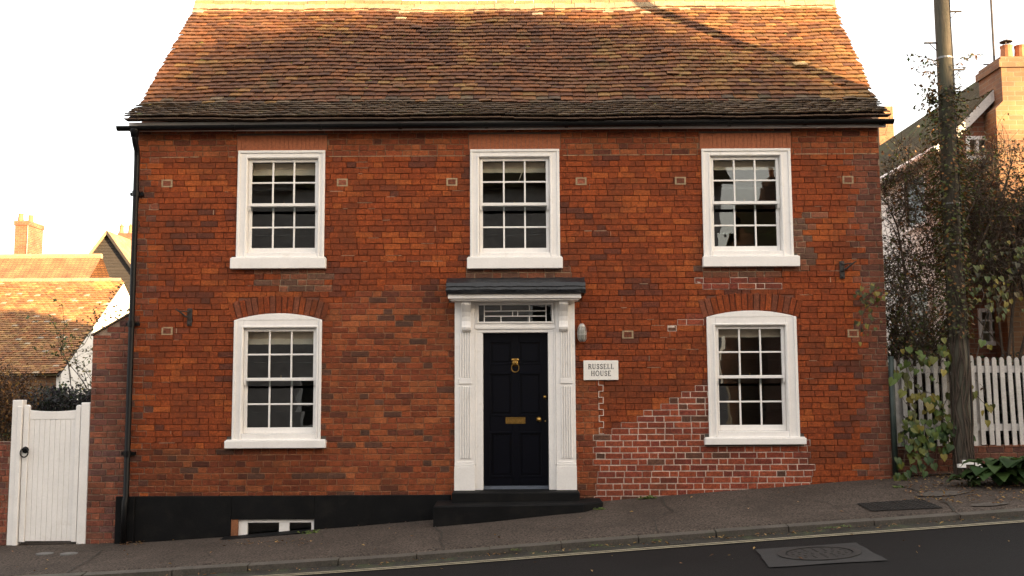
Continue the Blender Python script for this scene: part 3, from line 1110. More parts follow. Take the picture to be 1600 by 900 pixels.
for i in range(nx + 1):
    x = xa + (xb - xa) * i / nx
    e = 1 if 0 < i < nx else .55
    for k, (y, z) in enumerate(prof):
        n_ = noise.noise(Vector((x * 7, y * 20, z * 20))) + .7 * noise.noise(Vector((x * 21, k, 4)))
        vs_.append((x + (.012 * n_ if i in (0, nx) else 0), y * (1 if e == 1 else .97) + (.010 * n_ if 0 < k < 8 else 0), z + (.011 * n_ if 1 < k < 9 else 0)))
for i in range(nx):
    for k in range(m_):
        fs.append((i * m_ + k, (i + 1) * m_ + k, (i + 1) * m_ + (k + 1) % m_, i * m_ + (k + 1) % m_))
fs += [tuple(range(m_)), tuple(nx * m_ + k for k in range(m_ - 1, -1, -1))]
b.add(vs_, fs)
b.build('door_hood', M['lead'], house)
# door leaf with six panels
b = MB()
dx0, dx1, dz0, dz1 = DOOR[0] + .003, DOOR[1] - .003, .345, 2.297
yd = .085
pc = (dx0 + dx1) / 2
cols = ((dx0 + .085, pc - .045), (pc + .045, dx1 - .085))
rows = ((.46, 1.02), (1.24, 1.78), (1.90, 2.19))
hs = [(c[0], c[1], r[0], r[1]) for c in cols for r in rows]
b.holes(dx0, dx1, dz0, dz1, yd, yd + .045, hs)
door = b.build('front_door', M['navy'], house, bevel=.003)
for h in hs:
    b = MB()
    b.box(h[0] - .004, h[1] + .004, yd + .02, yd + .04, h[2] - .004, h[3] + .004)
    b.box(h[0] + .035, h[1] - .035, yd + .008, yd + .0195, h[2] + .035, h[3] - .035)
    b.ring(h[0] - .012, h[1] + .012, h[2] - .012, h[3] + .012, h[0] + .012, h[1] - .012, h[2] + .012, h[3] - .012, yd - .008, yd - .0005)
    b.build('door_panel', M['navy'], door, bevel=.003)
b = MB()
b.prism_x([(yd - .05, .305), (yd + .04, .305), (yd + .04, .343), (yd - .005, .343)], dx0, dx1)
b.build('weatherbar', M['bluegrey'], door)
b = MB()
b.box(DOOR[0], DOOR[1], -.03, .16, .2, .3)
b.build('threshold', M['bitumen'], house)
k0 = at(805, 567, yd)
b = MB()      # lion-head knocker with its ring
b.lathe([(.0, 0), (.043, 0), (.045, .012), (.036, .028), (.022, .04), (0, .044)], (k0.x, yd, k0.z), 'Y', 14)
b.box(k0.x - .04, k0.x + .04, yd - .014, yd, k0.z + .012, k0.z + .058)
for s_ in (-1, 1):
    b.lathe([(0, 0), (.014, 0), (.014, .03), (0, .034)], (k0.x + s_ * .034, yd, k0.z + .038), 'Y', 8)
b.build('knocker', M['brass'], door, smooth=False)
b = MB()
pts = []
for i in range(17):
    a = rad(200 + 340 * i / 16) - rad(90) - rad(20)
    a = rad(100) + rad(340) * i / 16
    rr = .042 + .012 * (1 - math.sin(a)) / 2
    pts.append((k0.x + rr * math.cos(a), yd - .035, k0.z - .062 + .058 * math.sin(a)))
b.tube(pts, .0075, 6)
b.build('knocker_ring', M['brass'], door)
l0, l1 = at(790, 652, yd), at(821, 662, yd)
b = MB()
b.ring(l0.x, l1.x, l1.z, l0.z, l0.x + .018, l1.x - .018, l1.z + .014, l0.z - .014, yd - .008, yd)
b.box(l0.x + .019, l1.x - .019, yd - .005, yd, l1.z + .015, l0.z - .015)
b.build('letter_plate', M['brass'], door, bevel=.003)
for px, py, r in ((842, 655, .034), (851, 620, .022)):
    p = at(px, py, yd)
    b = MB()
    b.lathe([(0, 0), (r, 0), (r, .006), (r * .4, .01), (r * .4, .03), (r * .8, .038), (r * .85, .052), (r * .5, .064), (0, .066)], (p.x, yd, p.z), 'Y', 14)
    b.build('door_knob' if r > .03 else 'door_lock', M['brass'], door, smooth=True)
p = at(852, 658, yd)
b = MB()
b.lathe([(0, 0), (.009, 0), (.009, .006), (0, .008)], (p.x, yd, p.z), 'Y', 8)
b.build('keyhole', M['brass'], door)

# -------- roof
def verge_l(t): return -5.02 + .0 * t
def verge_r(t): return 4.90 + .25 * t
RP = [(-.26, 5.085), (.30, 5.425), (2.56, 7.70)]
S1 = math.hypot(RP[1][0] - RP[0][0], RP[1][1] - RP[0][1])
S2 = math.hypot(RP[2][0] - RP[1][0], RP[2][1] - RP[1][1])
def roof_pt(x, s):
    """point on the front slope at distance s up from the eaves, with the old roof's sag"""
    if s < S1:
        t = s / S1
        y, z = RP[0][0] + (RP[1][0] - RP[0][0]) * t, RP[0][1] + (RP[1][1] - RP[0][1]) * t
    else:
        t = (s - S1) / S2
        y, z = RP[1][0] + (RP[2][0] - RP[1][0]) * t, RP[1][1] + (RP[2][1] - RP[1][1]) * t
    tt = s / (S1 + S2)
    z += .035 * noise.noise(Vector((x * .55, s * .6, 7))) + .012 * noise.noise(Vector((x * 2.2, s * 1.6, 1))) - .03 * math.cos(x / 5 * 1.5) * tt
    return Vector((x, y, z))


TP = {'main': [(.12, .05, .0225), (.105, .042, .02), (.09, .038, .02), (.076, .034, .02), (.145, .057, .023), (.115, .053, .026), (.11, .05, .025)],
      'warm': [(.17, .085, .03), (.15, .07, .026), (.18, .10, .036), (.13, .062, .026), (.15, .06, .021)],
      'low': [(.085, .058, .037), (.07, .048, .031), (.105, .073, .046), (.06, .04, .027), (.08, .048, .028)],
      'pale': [(.36, .28, .18), (.32, .24, .16), (.28, .23, .17)]}
ti = []
s = 0.0
row = 0
ST = S1 + S2
while s < ST - .06:
    g = .1 if s < S1 else U(.108, .118)
    t = s / ST
    xa, xb = verge_l(t), verge_r(t)
    x = xa - (.083 if row % 2 else 0) + U(-.015, .015)
    rowlift = U(-.002, .004)
    while x < xb:
        w_ = .167 * U(.97, 1.06)
        x0, x1 = max(x, xa + U(-.012, .012)), min(x + w_, xb + U(-.012, .012))
        if x1 - x0 > .05:
            xm = (x0 + x1) / 2
            sj = s + U(-.006, .006) + .008 * noise.noise(Vector((x * .8, row, 0)))
            p = roof_pt(xm, sj)
            p2 = roof_pt(xm, sj + .12)
            pu = roof_pt(xm + .08, sj)
            v_ = (p2 - p).normalized()
            u_ = (pu - p).normalized()
            u_ = (u_ - v_ * u_.dot(v_)).normalized()
            d = .45 * n3(xm, s, .9, 3.) + .4 * n3(xm, s, 3., 6.) + U(-.25, .25)
            if s < S1 + U(-.12, .10): c = R.choice(TP['low'])
            elif U(0, 1) < .0012 + .35 * max(0, t - .85) / .15 * (1 if n3(xm, s, 2, 1) > -.05 else .2): c = R.choice(TP['pale'])
            elif d + U(-.25, .25) + .45 * max(0, xm - 1.5) / 3.5 + .35 * max(0, t - .6) > .28: c = R.choice(TP['warm'])  # warm tiles lean right and ridgewards, painting sunlight into the tile colour
            else: c = R.choice(TP['main'])
            c = shade(c, U(.88, 1.12))
            wild = U(0, 1) < .035
            m = tile_matrix(p, u_, v_, rot=U(-.05, .05) if wild else U(-.022, .022), lift=rowlift + U(-.001, .004) + (U(.004, .012) if wild else 0), sx=(x1 - x0 - .004) / .163, tilt=U(-.02, .02))
            ti.append((m, R.randrange(8), c, (x1 - x0) / (p - cam.location).length_squared * (1.5 if s > S1 else .8)))
        x += w_
    row += 1
    s += g
# the one tile that has slipped
pS = roof_pt(at(1255, 112, .9).x, 1.62)
vd = (roof_pt(pS.x, 1.75) - roof_pt(pS.x, 1.62)).normalized()
ti.sort(key=lambda q: -q[3])
roof_b = MB()       # boarding under the tiles, and the back slope
nx = 40
vs_, fs = [], []
sl = [0, .2, .4, S1] + [S1 + S2 * i / 8 for i in range(1, 9)]
for i in range(nx + 1):
    for s_ in sl:
        t = s_ / ST
        x = verge_l(t) + .03 + (verge_r(t) - verge_l(t) - .06) * i / nx
        p = roof_pt(x, s_)
        vs_.append((p.x, p.y + .005, p.z - .02))
    p = roof_pt(x, ST)
    for (yy, zz) in ((2.56, -.01), (5.0, -2.42), (5.5, -2.72)):
        vs_.append((x, yy + .1, p.z + zz))
m_ = len(sl) + 3
for i in range(nx):
    for k in range(m_ - 1):
        fs.append((i * m_ + k, (i + 1) * m_ + k, (i + 1) * m_ + k + 1, i * m_ + k + 1))
roof_b.add(vs_, fs)
roof = roof_b.build('roof', material('roof_boarding_and_rear_tiles', (.13, .06, .035), rough=.9, var=.3, bump=.6, bscale=20, bdist=.02), house, fix=False)
pieces('roof_tile', 'tl', TV, [q[:3] for q in ti[:300]], M['tile1'], roof)
merge('roof_tiling', TV, [q[:3] for q in ti[300:]], M['tile'], roof)
o = pieces('slipped_tile', 'tl', TV, [(tile_matrix(pS, Vector((1, 0, 0)), vd, rot=.12, lift=.03, sx=1.15, sy=.9), 2, (.42, .27, .12))], M['tile1'], roof)
b = MB()        # under-eaves edge course
for i in range(59):
    xa = -5.0 + i * .168
    p = roof_pt(xa + .08, .0)
    b.box(xa + .002, xa + .165, p.y - .03, p.y + .1, p.z - .022 + U(-.002, .002), p.z - .008)
b.build('eaves_course', material('eaves_tile', (.09, .055, .035), rough=.9), roof)
x = verge_l(1) - .01
while x < verge_r(1):          # half-round ridge tiles bedded in mortar
    p = roof_pt(x + .15, ST)
    b = MB()
    vs_, fs = [], []
    for i, xx in enumerate((x + .004, x + .296)):
        for k in range(9):
            a = math.pi * k / 8
            vs_.append((xx, p.y + .03 - .13 * math.cos(a), p.z - .03 + .125 * math.sin(a)))
    for k in range(8): fs.append((k, k + 1, k + 10, k + 9))
    fs += [tuple(range(8, -1, -1)), tuple(range(9, 18))]
    b.add(vs_, fs)
    b.build('ridge_tile', M['terracotta'], roof, fix=True)
    x += .3
b = MB()
for i in range(64):
    xa = verge_l(1) + (verge_r(1) - verge_l(1)) * i / 64
    xb = verge_l(1) + (verge_r(1) - verge_l(1)) * (i + 1) / 64
    p = roof_pt((xa + xb) / 2, ST)
    h1, h2 = U(.015, .05), U(.0, .02)
    b.add([(xa, p.y - .155 - h1, p.z - .135 - h1), (xb, p.y - .155 - h1, p.z - .135 - h1), (xb, p.y - .10, p.z - .02 + h2), (xa, p.y - .10, p.z - .02 + h2), (xa, p.y, p.z - .1), (xb, p.y, p.z - .1)],
          [(0, 1, 2, 3), (3, 2, 5, 4), (0, 4, 5, 1), (0, 3, 4), (1, 5, 2)])
b.build('ridge_bedding', M['capstone'], roof)
# moss cushions lodged between the tiles
b = MB()
for i in range(210):
    x, s_ = U(-4.9, 4.95), (U(0, 1) ** 1.3) * (ST - .2) + .05
    if n3(x, s_, 1.1, 12.) < -.1 and i > 60: continue
    p = roof_pt(x, s_)
    r = U(.008, .028)
    v_ = (roof_pt(x, s_ + .1) - p).normalized()
    nn = Vector((1, 0, 0)).cross(v_)
    vs_ = [p + nn * (.026 + r * .6)]
    for k in range(6):
        a = k * math.pi / 3 + U(-.3, .3)
        q = r * U(.8, 1.8)
        vs_.append(p + Vector((1, 0, 0)) * math.cos(a) * q * 1.5 + v_ * math.sin(a) * q * .7 + nn * .018)
    c = R.choice([(.12, .11, .02), (.16, .13, .025), (.07, .075, .02)])
    b.add(vs_, [(0, k + 1, (k + 1) % 6 + 1) for k in range(6)], c)
tag(b.build('moss', M['leaf'], roof, fix=False), kind='stuff')

# fascia, gutter, downpipe
b = MB()
b.box(-5.0, 4.90, -.12, -.09, 4.955, 5.07)
b.box(-5.0, 4.90, -.089, .0, 4.985, 5.0)
b.build('fascia', M['white'], house, bevel=.003)
GZ0, GZ1 = at(200, 199, -.2).z, at(1388, 188, -.2).z
def gz(x): return GZ0 + (GZ1 - GZ0) * (x + 5.1) / 10.1
b = MB()
xs = rng(-5.12, 4.97, .6)
vs_, fs = [], []
K = 9
for x in xs:
    for rr in (.056, .051):
        for k in range(K):
            a = math.pi + math.pi * k / (K - 1)
            vs_.append((x, -.185 + rr * math.cos(a), gz(x) + .01 + rr * math.sin(a)))
for i in range(len(xs) - 1):
    for k in range(K - 1):
        a, c = i * 2 * K + k, (i + 1) * 2 * K + k
        fs.append((a, c, c + 1, a + 1))
        fs.append((a + K, a + K + 1, c + K + 1, c + K))
    for k in (0, K - 1):
        a, c = i * 2 * K + k, (i + 1) * 2 * K + k
        fs.append((a, a + K, c + K, c))
for x_ in (0, len(xs) - 1):
    fs.append(tuple(x_ * 2 * K + k for k in range(K)))
b.add(vs_, fs)
gut = b.build('gutter', M['black'], house, smooth=False)
for px in (365, 500, 625, 760, 885, 1032, 1140, 1258, 1378):
    x = at(px, 195, -.2).x
    b = MB()
    for k in range(8):
        a0, a1 = math.pi + math.pi * k / 8, math.pi + math.pi * (k + 1) / 8
        for i, a in enumerate((a0,)):
            q = [(x - .022, -.185 + .0565 * math.cos(a0), gz(x) + .01 + .0565 * math.sin(a0)), (x + .022, -.185 + .0565 * math.cos(a0), gz(x) + .01 + .0565 * math.sin(a0)),
                 (x + .022, -.185 + .0565 * math.cos(a1), gz(x) + .01 + .0565 * math.sin(a1)), (x - .022, -.185 + .0565 * math.cos(a1), gz(x) + .01 + .0565 * math.sin(a1))]
            q2 = [(p[0], -.185 + (p[1] + .185) * 1.12, gz(x) + .01 + (p[2] - gz(x) - .01) * 1.12) for p in q]
            b.add(q + q2, [(0, 1, 2, 3), (4, 7, 6, 5), (0, 4, 5, 1), (2, 6, 7, 3), (1, 5, 6, 2), (0, 3, 7, 4)])
    b.build('gutter_bracket', M['black'], gut)
b = MB()
dxp = at(213, 300, -.06).x
pts = [(dxp - .0, -.185, gz(-5) - .04), (dxp, -.185, gz(-5) - .13), (dxp + .0, -.15, gz(-5) - .2), (dxp, -.085, gz(-5) - .28), (dxp, -.075, gz(-5) - .4), (dxp, -.075, .25), (dxp, -.11, .18), (dxp, -.11, gwall(-4.9) - .02)]
b.tube(pts, .038, 10)
b.lathe([(.0, 0), (.045, 0), (.062, .09), (.062, .10), (0, .10)], (dxp, -.185, gz(-5) - .125), n=12)
dp = b.build('downpipe', M['black'], house, smooth=True)
for z in (4.1, 2.4, .75):
    b = MB()
    b.lathe([(.036, 0), (.047, 0), (.047, .07), (.036, .07)], (dxp, -.075, z), n=12)
    b.box(dxp - .085, dxp + .085, -.05, -.004, z + .015, z + .055)
    b.build('pipe_collar', M['black'], dp)
b = MB()
pr = at(1394, 650, .02)
b.tube([(pr.x, -.02, gwall(4.9) - .03), (pr.x, -.02, 1.97)], .034, 10)
b.build('waste_pipe', M['greenpipe'], house, smooth=True)

# ------------------------------------------------------------------ fittings on the front
sg0, sg1 = at(912, 594, -.03), at(966, 563, -.03)
sign = empty('house_sign', (sg0.x, -.03, sg0.z), 'cream stone nameplate reading RUSSELL HOUSE beside the front door', 'sign')
b = MB()
b.box(sg0.x, sg1.x, -.03, -.004, sg0.z, sg1.z)
b.build('plate', M['stone'], sign, bevel=.004)


def letter_strokes(ch):
    """serif capitals: (thick?, points) in a unit box of height 1"""
    arc = lambda cx, cy, rx, ry, a0, a1, n=10: [(cx + rx * math.cos(rad(a0 + (a1 - a0) * i / n)), cy + ry * math.sin(rad(a0 + (a1 - a0) * i / n))) for i in range(n + 1)]
    if ch == 'R': return .72, [(1, [(.16, 0), (.16, 1)]), (.7, [(.16, .97), (.36, .97)] + arc(.36, .75, .22, .22, 90, -90) + [(.16, .53)]), (1, [(.36, .52), (.66, 0)]), (.5, [(.02, 0), (.3, 0)]), (.5, [(.02, 1), (.2, 1)]), (.5, [(.58, 0), (.74, 0)])]
    if ch == 'U': return .78, [(1, [(.16, 1), (.16, .3)] + arc(.39, .3, .23, .28, 180, 270)), (.6, arc(.39, .3, .23, .28, 270, 360) + [(.62, 1)]), (.5, [(.04, 1), (.28, 1)]), (.5, [(.52, 1), (.72, 1)])]
    if ch == 'S': return .6, [(.8, arc(.3, .74, .19, .24, 20, 270) ), (.9, arc(.3, .26, .2, .24, 90, -160)), (.5, [(.48, .7), (.48, .98)]), (.5, [(.1, .04), (.1, .3)])]
    if ch == 'E': return .66, [(1, [(.16, 0), (.16, 1)]), (.55, [(.04, 1), (.56, 1)]), (.55, [(.16, .52), (.46, .52)]), (.55, [(.04, 0), (.6, 0)]), (.5, [(.56, 1), (.56, .82)]), (.5, [(.6, 0), (.6, .2)])]
    if ch == 'L': return .62, [(1, [(.16, 0), (.16, 1)]), (.55, [(.04, 0), (.56, 0)]), (.5, [(.56, 0), (.56, .22)]), (.5, [(.04, 1), (.28, 1)])]
    if ch == 'H': return .82, [(1, [(.16, 0), (.16, 1)]), (1, [(.64, 0), (.64, 1)]), (.55, [(.16, .52), (.64, .52)])] + [(.5, [(a - .12, z), (a + .12, z)]) for a in (.16, .64) for z in (0, 1)]
    if ch == 'O': return .82, [(.95, arc(.4, .5, .33, .5, 60, 240, 14)), (.7, arc(.4, .5, .33, .5, 240, 420, 14))]


def lettering(txt, xc, zb, h, y, gap=.12):
    b = MB()
    wd = sum(letter_strokes(c)[0] for c in txt) + gap * (len(txt) - 1)
    x = xc - wd * h / 2
    for c in txt:
        w_, st = letter_strokes(c)
        for k, (t, pts) in enumerate(st):
            th = .085 * t * h
            for i in range(len(pts) - 1):
                p, q = Vector((x + pts[i][0] * h, 0, zb + pts[i][1] * h)), Vector((x + pts[i + 1][0] * h, 0, zb + pts[i + 1][1] * h))
                d = (q - p).normalized()
                n = Vector((-d.z, 0, d.x)) * th
                e = d * th * .4
                yy = y - .0002 * k
                b.add([(v.x, yy, v.z) for v in (p - e - n, q + e - n, q + e + n, p - e + n)], [(0, 1, 2, 3)])
        x += (w_ + gap) * h
    return b


scx = (sg0.x + sg1.x) / 2
lettering('RUSSELL', scx, sg0.z + .143, .062, -.0315).build('lettering', M['letter'], sign)
lettering('HOUSE', scx, sg0.z + .055, .062, -.0315).build('lettering', M['letter'], sign)

lp = at(909.5, 520, -.08)
lamp = empty('wall_lamp', (lp.x, -.004, lp.z), 'small frosted bulkhead lamp in a wire cage on the brick beside the door', 'wall lamp')
b = MB()
b.lathe([(0, 0), (.055, 0), (.06, .012), (.048, .03), (0, .03)], (lp.x, -.004, lp.z), 'Y', 16)
b.lathe([(0, .12), (.02, .12), (.035, .105), (.042, .085), (.042, .075), (0, .075)], (lp.x, -.065, lp.z), 'Z', 14)
b.tube([(lp.x, -.02, lp.z + .05), (lp.x, -.05, lp.z + .085), (lp.x, -.065, lp.z + .1)], .014, 8)
b.build('fitting', M['alloy'], lamp)
b = MB()
b.lathe([(0, -.11), (.025, -.107), (.046, -.08), (.05, -.03), (.047, .03), (.042, .074), (0, .075)], (lp.x, -.065, lp.z), 'Z', 16)
b.build('glass_dome', M['frosted'], lamp, smooth=True)
b = MB()
for k in range(6):
    a = k * math.pi / 3
    b.tube([(lp.x + r * math.cos(a), -.065 + r * math.sin(a), lp.z + h) for r, h in ((.046, .078), (.055, .03), (.057, -.03), (.05, -.085), (.02, -.118))], .0035, 4)
b.tube([(lp.x + .057 * math.cos(k * math.pi / 8), -.065 + .057 * math.sin(k * math.pi / 8), lp.z - .02) for k in range(17)], .0035, 4)
b.build('cage', M['alloy'], lamp)


def wall_bracket(px, py, s_, label):
    p = at(px, py, -.02)
    t = empty('wall_bracket', (p.x, 0, p.z), label, 'bracket', 'old iron brackets on the house front')
    b = MB()
    b.box(p.x - .032, p.x + .032, -.022, -.003, p.z - .12, p.z + .11)
    b.lathe([(0, 0), (.02, 0), (.02, .012), (0, .016)], (p.x, -.022, p.z + .08), 'Y', 8)
    b.lathe([(0, 0), (.02, 0), (.02, .012), (0, .016)], (p.x, -.022, p.z - .09), 'Y', 8)
    b.build('back_plate', M['iron'], t, bevel=.004)
    b = MB()
    b.tube([(p.x, -.02, p.z - .02), (p.x + s_ * .05, -.06, p.z + .01), (p.x + s_ * .10, -.10, p.z + .06), (p.x + s_ * .15, -.12, p.z + .095)], [.014, .013, .011, .008], 7)
    b.tube([(p.x, -.02, p.z + .06), (p.x + s_ * .06, -.07, p.z + .07), (p.x + s_ * .12, -.11, p.z + .065)], [.01, .009, .008], 6)
    b.tube([(p.x, -.02, p.z - .02), (p.x, -.07, p.z - .03), (p.x, -.09, p.z + .02)], [.012, .01, .01], 6)
    b.build('arm', M['iron'], t)


wall_bracket(296, 495, -1, 'rusty black iron wall bracket above the arched window near the downpipe')
wall_bracket(1316, 421, 1, 'rusty black iron wall bracket near the corner by the climbing shrub')


# ================================================================== LEFT OF THE HOUSE
def hit(px, py, dz=0.):
    """where the line of sight through a measured point meets the ground"""
    Y = -1.0
    for _ in range(40):
        p = at(px, py, Y)
        g = ground_z(p.x, Y) + dz
        d = p - cam.location
        t = (g - EYE) / d.z
        Y += .6 * ((cam.location + d * t).y - Y)
    return at(px, py, Y)


def small_wall(name, label, x0, x1, y0, y1, topf, pal, group=None, mort=(.30, .21, .145), ch=.0795, start=0):
    zb = min(gwall(x0), gwall(x1)) - .1
    t = empty(name, ((x0 + x1) / 2, y0, gwall((x0 + x1) / 2)), label, 'wall', group)
    b = MB()
    b.prism_y([(x0, zb), (x1, zb), (x1, topf(x1) - .004), (x0, topf(x0) - .004)], y0 + .010, y1)
    b.build('core', M['mortar_plain'], t)
    cl = lay(x0, x1, zb, max(topf(x0), topf(x1)), ch, [], start=start)
    its = []
    for (p, q, za, zbb, r) in cl:
        if r < 0: continue
        tp = min(topf(p), topf(q))
        if zbb > tp + .02: 
            zbb = tp
            if zbb - za < .03: continue
        if zbb < gwall((p + q) / 2) - .03: continue
        c = shade(R.choice(pal), U(.8, 1.15))
        its.append((brick_matrix(p + .005, q - .005, za + .005, zbb - .005, y0, U(-.002, .002)), R.randrange(10), c))
    pieces('brick', 'bk', BV, its[:300], M['brick1'], t)
    return t


M['mortar_plain'] = material('grey_brown_mortar', (.27, .19, .135), rough=.95, var=.25, vscale=12, grain=.3, bump=.4)
PP = [(.23, .07, .04), (.19, .06, .037), (.26, .085, .045), (.15, .055, .04), (.21, .08, .05), (.12, .055, .045)]
pa, pb = at(139, 527, .04), at(199, 493, .04)
def pier_top(x): return pa.z + (pb.z - pa.z) * (x - pa.x) / (pb.x - pa.x)
pier = small_wall('garden_pier', 'narrow red brick wall with sloping top between the white gate and the house', pa.x + .05, XL - .006, .04, .27, pier_top, PP)
b = MB()
x0, x1 = pa.x + .03, XL - .008
b.add([(x0, .02, pier_top(x0)), (x1, .02, pier_top(x1)), (x1, .29, pier_top(x1)), (x0, .29, pier_top(x0)), (x0, .02, pier_top(x0) + .02), (x1, .02, pier_top(x1) + .02), (x1, .29, pier_top(x1) + .02), (x0, .29, pier_top(x0) + .02)],
      [(0, 3, 2, 1), (4, 5, 6, 7), (0, 1, 5, 4), (1, 2, 6, 5), (2, 3, 7, 6), (3, 0, 4, 7)])
b.build('coping', M['capstone_dark'] if 'capstone_dark' in M else material('old_mortar_coping', (.16, .12, .08), rough=.95, bump=.6), pier)
gx0 = at(14, 740, .05).x
wl_top = at(10, 690, .05).z
small_wall('garden_wall', 'low red brick wall under the copper hedge beside the white gate', -8.6, gx0 - .0, .05, .27, lambda x: wl_top, PP)

# -------- white gate
gp = at(75, 848, .06)
gz0 = gwall(gp.x) + .01
gate = empty('garden_gate', (gp.x, .06, gz0), 'white boarded garden gate with dipped top and black ring handle', 'gate')
lx0, lx1 = at(33, 740, .06).x, at(122, 740, .06).x
b = MB()
zt = at(25, 625, .06).z
b.box(gx0 + .005, lx0 - .012, .05, .16, gz0 - .02, zt)
b.box(gx0 + .005 + .075, lx0 - .012, .035, .0495, gz0 - .02, zt - .08)
b.build('gate_post', M['white'], gate, bevel=.006)
b = MB()
zt2 = at(130, 629, .06).z
b.box(lx1 + .012, pa.x + .045, .05, .16, gz0 - .02, zt2)
b.build('gate_post', M['white'], gate, bevel=.006)
nb = 9
zdip, zear = at(75, 643, .06).z, at(45, 641, .06).z
def gtop(x):
    t = (x - lx0) / (lx1 - lx0) * 2 - 1
    return zdip + (zear - zdip) * 1.5 * t * t
bx0, bx1 = lx0 + .07, lx1 - .06
for i in range(nb):
    xa, xb = bx0 + (bx1 - bx0) * i / nb, bx0 + (bx1 - bx0) * (i + 1) / nb
    b = MB()
    b.prism_y([(xa + .0015, gz0 + .03), (xb - .0015, gz0 + .03), (xb - .0015, zdip - .10), (xa + .0015, zdip - .10)], .082 + U(0, .001), .10)
    b.build('gate_board', M['white'], gate, bevel=.0022)
b = MB()      # top rail with dipped edge
n = 16
poly = [(bx0, zdip - .1005), (bx1, zdip - .1005)] + [(bx1 - (bx1 - bx0) * i / n, gtop(bx1 - (bx1 - bx0) * i / n)) for i in range(n + 1)]
b.prism_y(poly, .078, .115)
b.build('top_rail', M['white'], gate, bevel=.003)
for xa, xb, s_ in ((lx0, bx0 - .001, 1), (bx1 + .001, lx1, -1)):      # stiles with rounded ears
    xc = (xa + xb) / 2
    rr = (xb - xa) / 2
    zc = zear + .035
    arc = [(xc + rr * math.cos(math.pi * i / 10), zc + rr * math.sin(math.pi * i / 10)) for i in range(11)]
    b = MB()
    b.prism_y([(xa, gz0 + .02), (xb, gz0 + .02)] + arc, .062, .115)
    b.build('stile', M['white'], gate, bevel=.004)
hp = at(40, 703, .062)
b = MB()
b.lathe([(0, 0), (.045, 0), (.045, .008), (.03, .016), (.026, .03), (0, .034)], (hp.x, .062, hp.z), 'Y', 8)
b.tube([(hp.x + .05 * math.sin(k * math.pi / 10), .025, hp.z - .035 + .055 * math.cos(k * math.pi / 10)) for k in range(21)], .0085, 6)
b.build('ring_handle', M['black'], gate)

# -------- foliage tools
def leaf_geo(b, p, d, n, L_, W_, c, fold=.15, droop=.1):
    """a pointed leaf of four faces, folded along its rib"""
    s_ = d.cross(n).normalized()
    m1 = p + d * L_ * .5 - n * droop * L_ * .3
    tip = p + d * L_ - n * droop * L_
    b.add([p, m1 + s_ * W_ * .5 + n * fold * W_, tip, m1 - s_ * W_ * .5 + n * fold * W_, m1], [(0, 1, 4), (1, 2, 4), (2, 3, 4), (3, 0, 4)], c)


def rvec():
    while True:
        v = Vector((U(-1, 1), U(-1, 1), U(-1, 1)))
        if .05 < v.length < 1: return v.normalized()


def walk(p, d, length, n, wob, grav=0.):
    pts = [Vector(p)]
    d = Vector(d).normalized()
    for i in range(n):
        d = (d + rvec() * wob + Vector((0, 0, -grav))).normalized()
        pts.append(pts[-1] + d * length / n)
    return pts


def bush(name, label, cat, base, stems, reach, levels, leaf_n, leaf_size, palette, inside, group=None, wob=.35, r0=.02, nleafdir=.3, parts=('stems', 'foliage'), sides=4, spread=.5, kids=4, fill=0, box=None, clump=0., cs=1.7, twig=.35, per=3):
    t = empty(name, base, label, cat, group)
    tw, lf = MB(), MB()
    tips = []
    def grow(p, d, L_, r, lv):
        pts = walk(p, d, L_, 5, wob, .0)
        pts = [q for i, q in enumerate(pts) if i < 2 or inside(q)]
        if len(pts) < 2: return
        tw.tube(pts, [r * (1 - .6 * i / (len(pts) - 1)) for i in range(len(pts))], sides if lv > 0 else 3, cap=False)
        if lv <= 1: tips.extend([(q, (pts[-1] - pts[0]).normalized()) for q in pts[1:]])
        if lv == 0: return
        for k in range(kids if lv > 1 else kids + 2):
            i = R.randrange(1, len(pts))
            dd = ((pts[i] - pts[i - 1]).normalized() + rvec() * .95).normalized()
            grow(pts[i], dd, L_ * U(.4, .65), r * .5, lv - 1)
    for k in range(stems):
        q = Vector(base) + Vector((U(-1, 1) * spread, U(-.3, .3) * spread, -.05))
        grow(q, Vector((U(-.5, .5), U(-.3, .3), 1)), reach * U(.7, 1.1), r0, levels)
    for k in range(leaf_n):
        if not tips: break
        q, d = R.choice(tips)
        q = q + rvec() * U(0, .08)
        if not inside(q): continue
        ld = (d * .4 + rvec() + Vector((0, -.2, -nleafdir))).normalized()
        nn = (rvec() + Vector((0, -.5, .7))).normalized()
        s_ = leaf_size * U(.6, 1.3)
        leaf_geo(lf, q, ld, nn, s_, s_ * U(.5, .75), shade(R.choice(palette), U(.7, 1.25)))
    for k in range(fill):
        q = Vector([U(box[i][0], box[i][1]) for i in range(3)])
        if not inside(q) or noise.noise(q * cs + Vector((3, 7, 1))) < clump + U(-.2, .2): continue
        pts = walk(q, rvec() + Vector((0, 0, .3)), twig * U(.5, 1.3), 4, .5)
        tw.tube(pts, [r0 * .13, r0 * .11, r0 * .1, r0 * .08, r0 * .06], 3, cap=False)
        for j in range(per):
            s_ = leaf_size * U(.6, 1.3)
            leaf_geo(lf, R.choice(pts) + rvec() * .03, (rvec() + Vector((0, -.2, -nleafdir))).normalized(), (rvec() + Vector((0, -.5, .7))).normalized(), s_, s_ * U(.5, .8), shade(R.choice(palette), U(.6, 1.3)))
    if tw.v: tag(tw.build(parts[0], M['bark'], t, fix=False), kind=None)
    if lf.v: tag(lf.build(parts[1], M['leaf'], t, fix=False), kind='stuff')
    return t


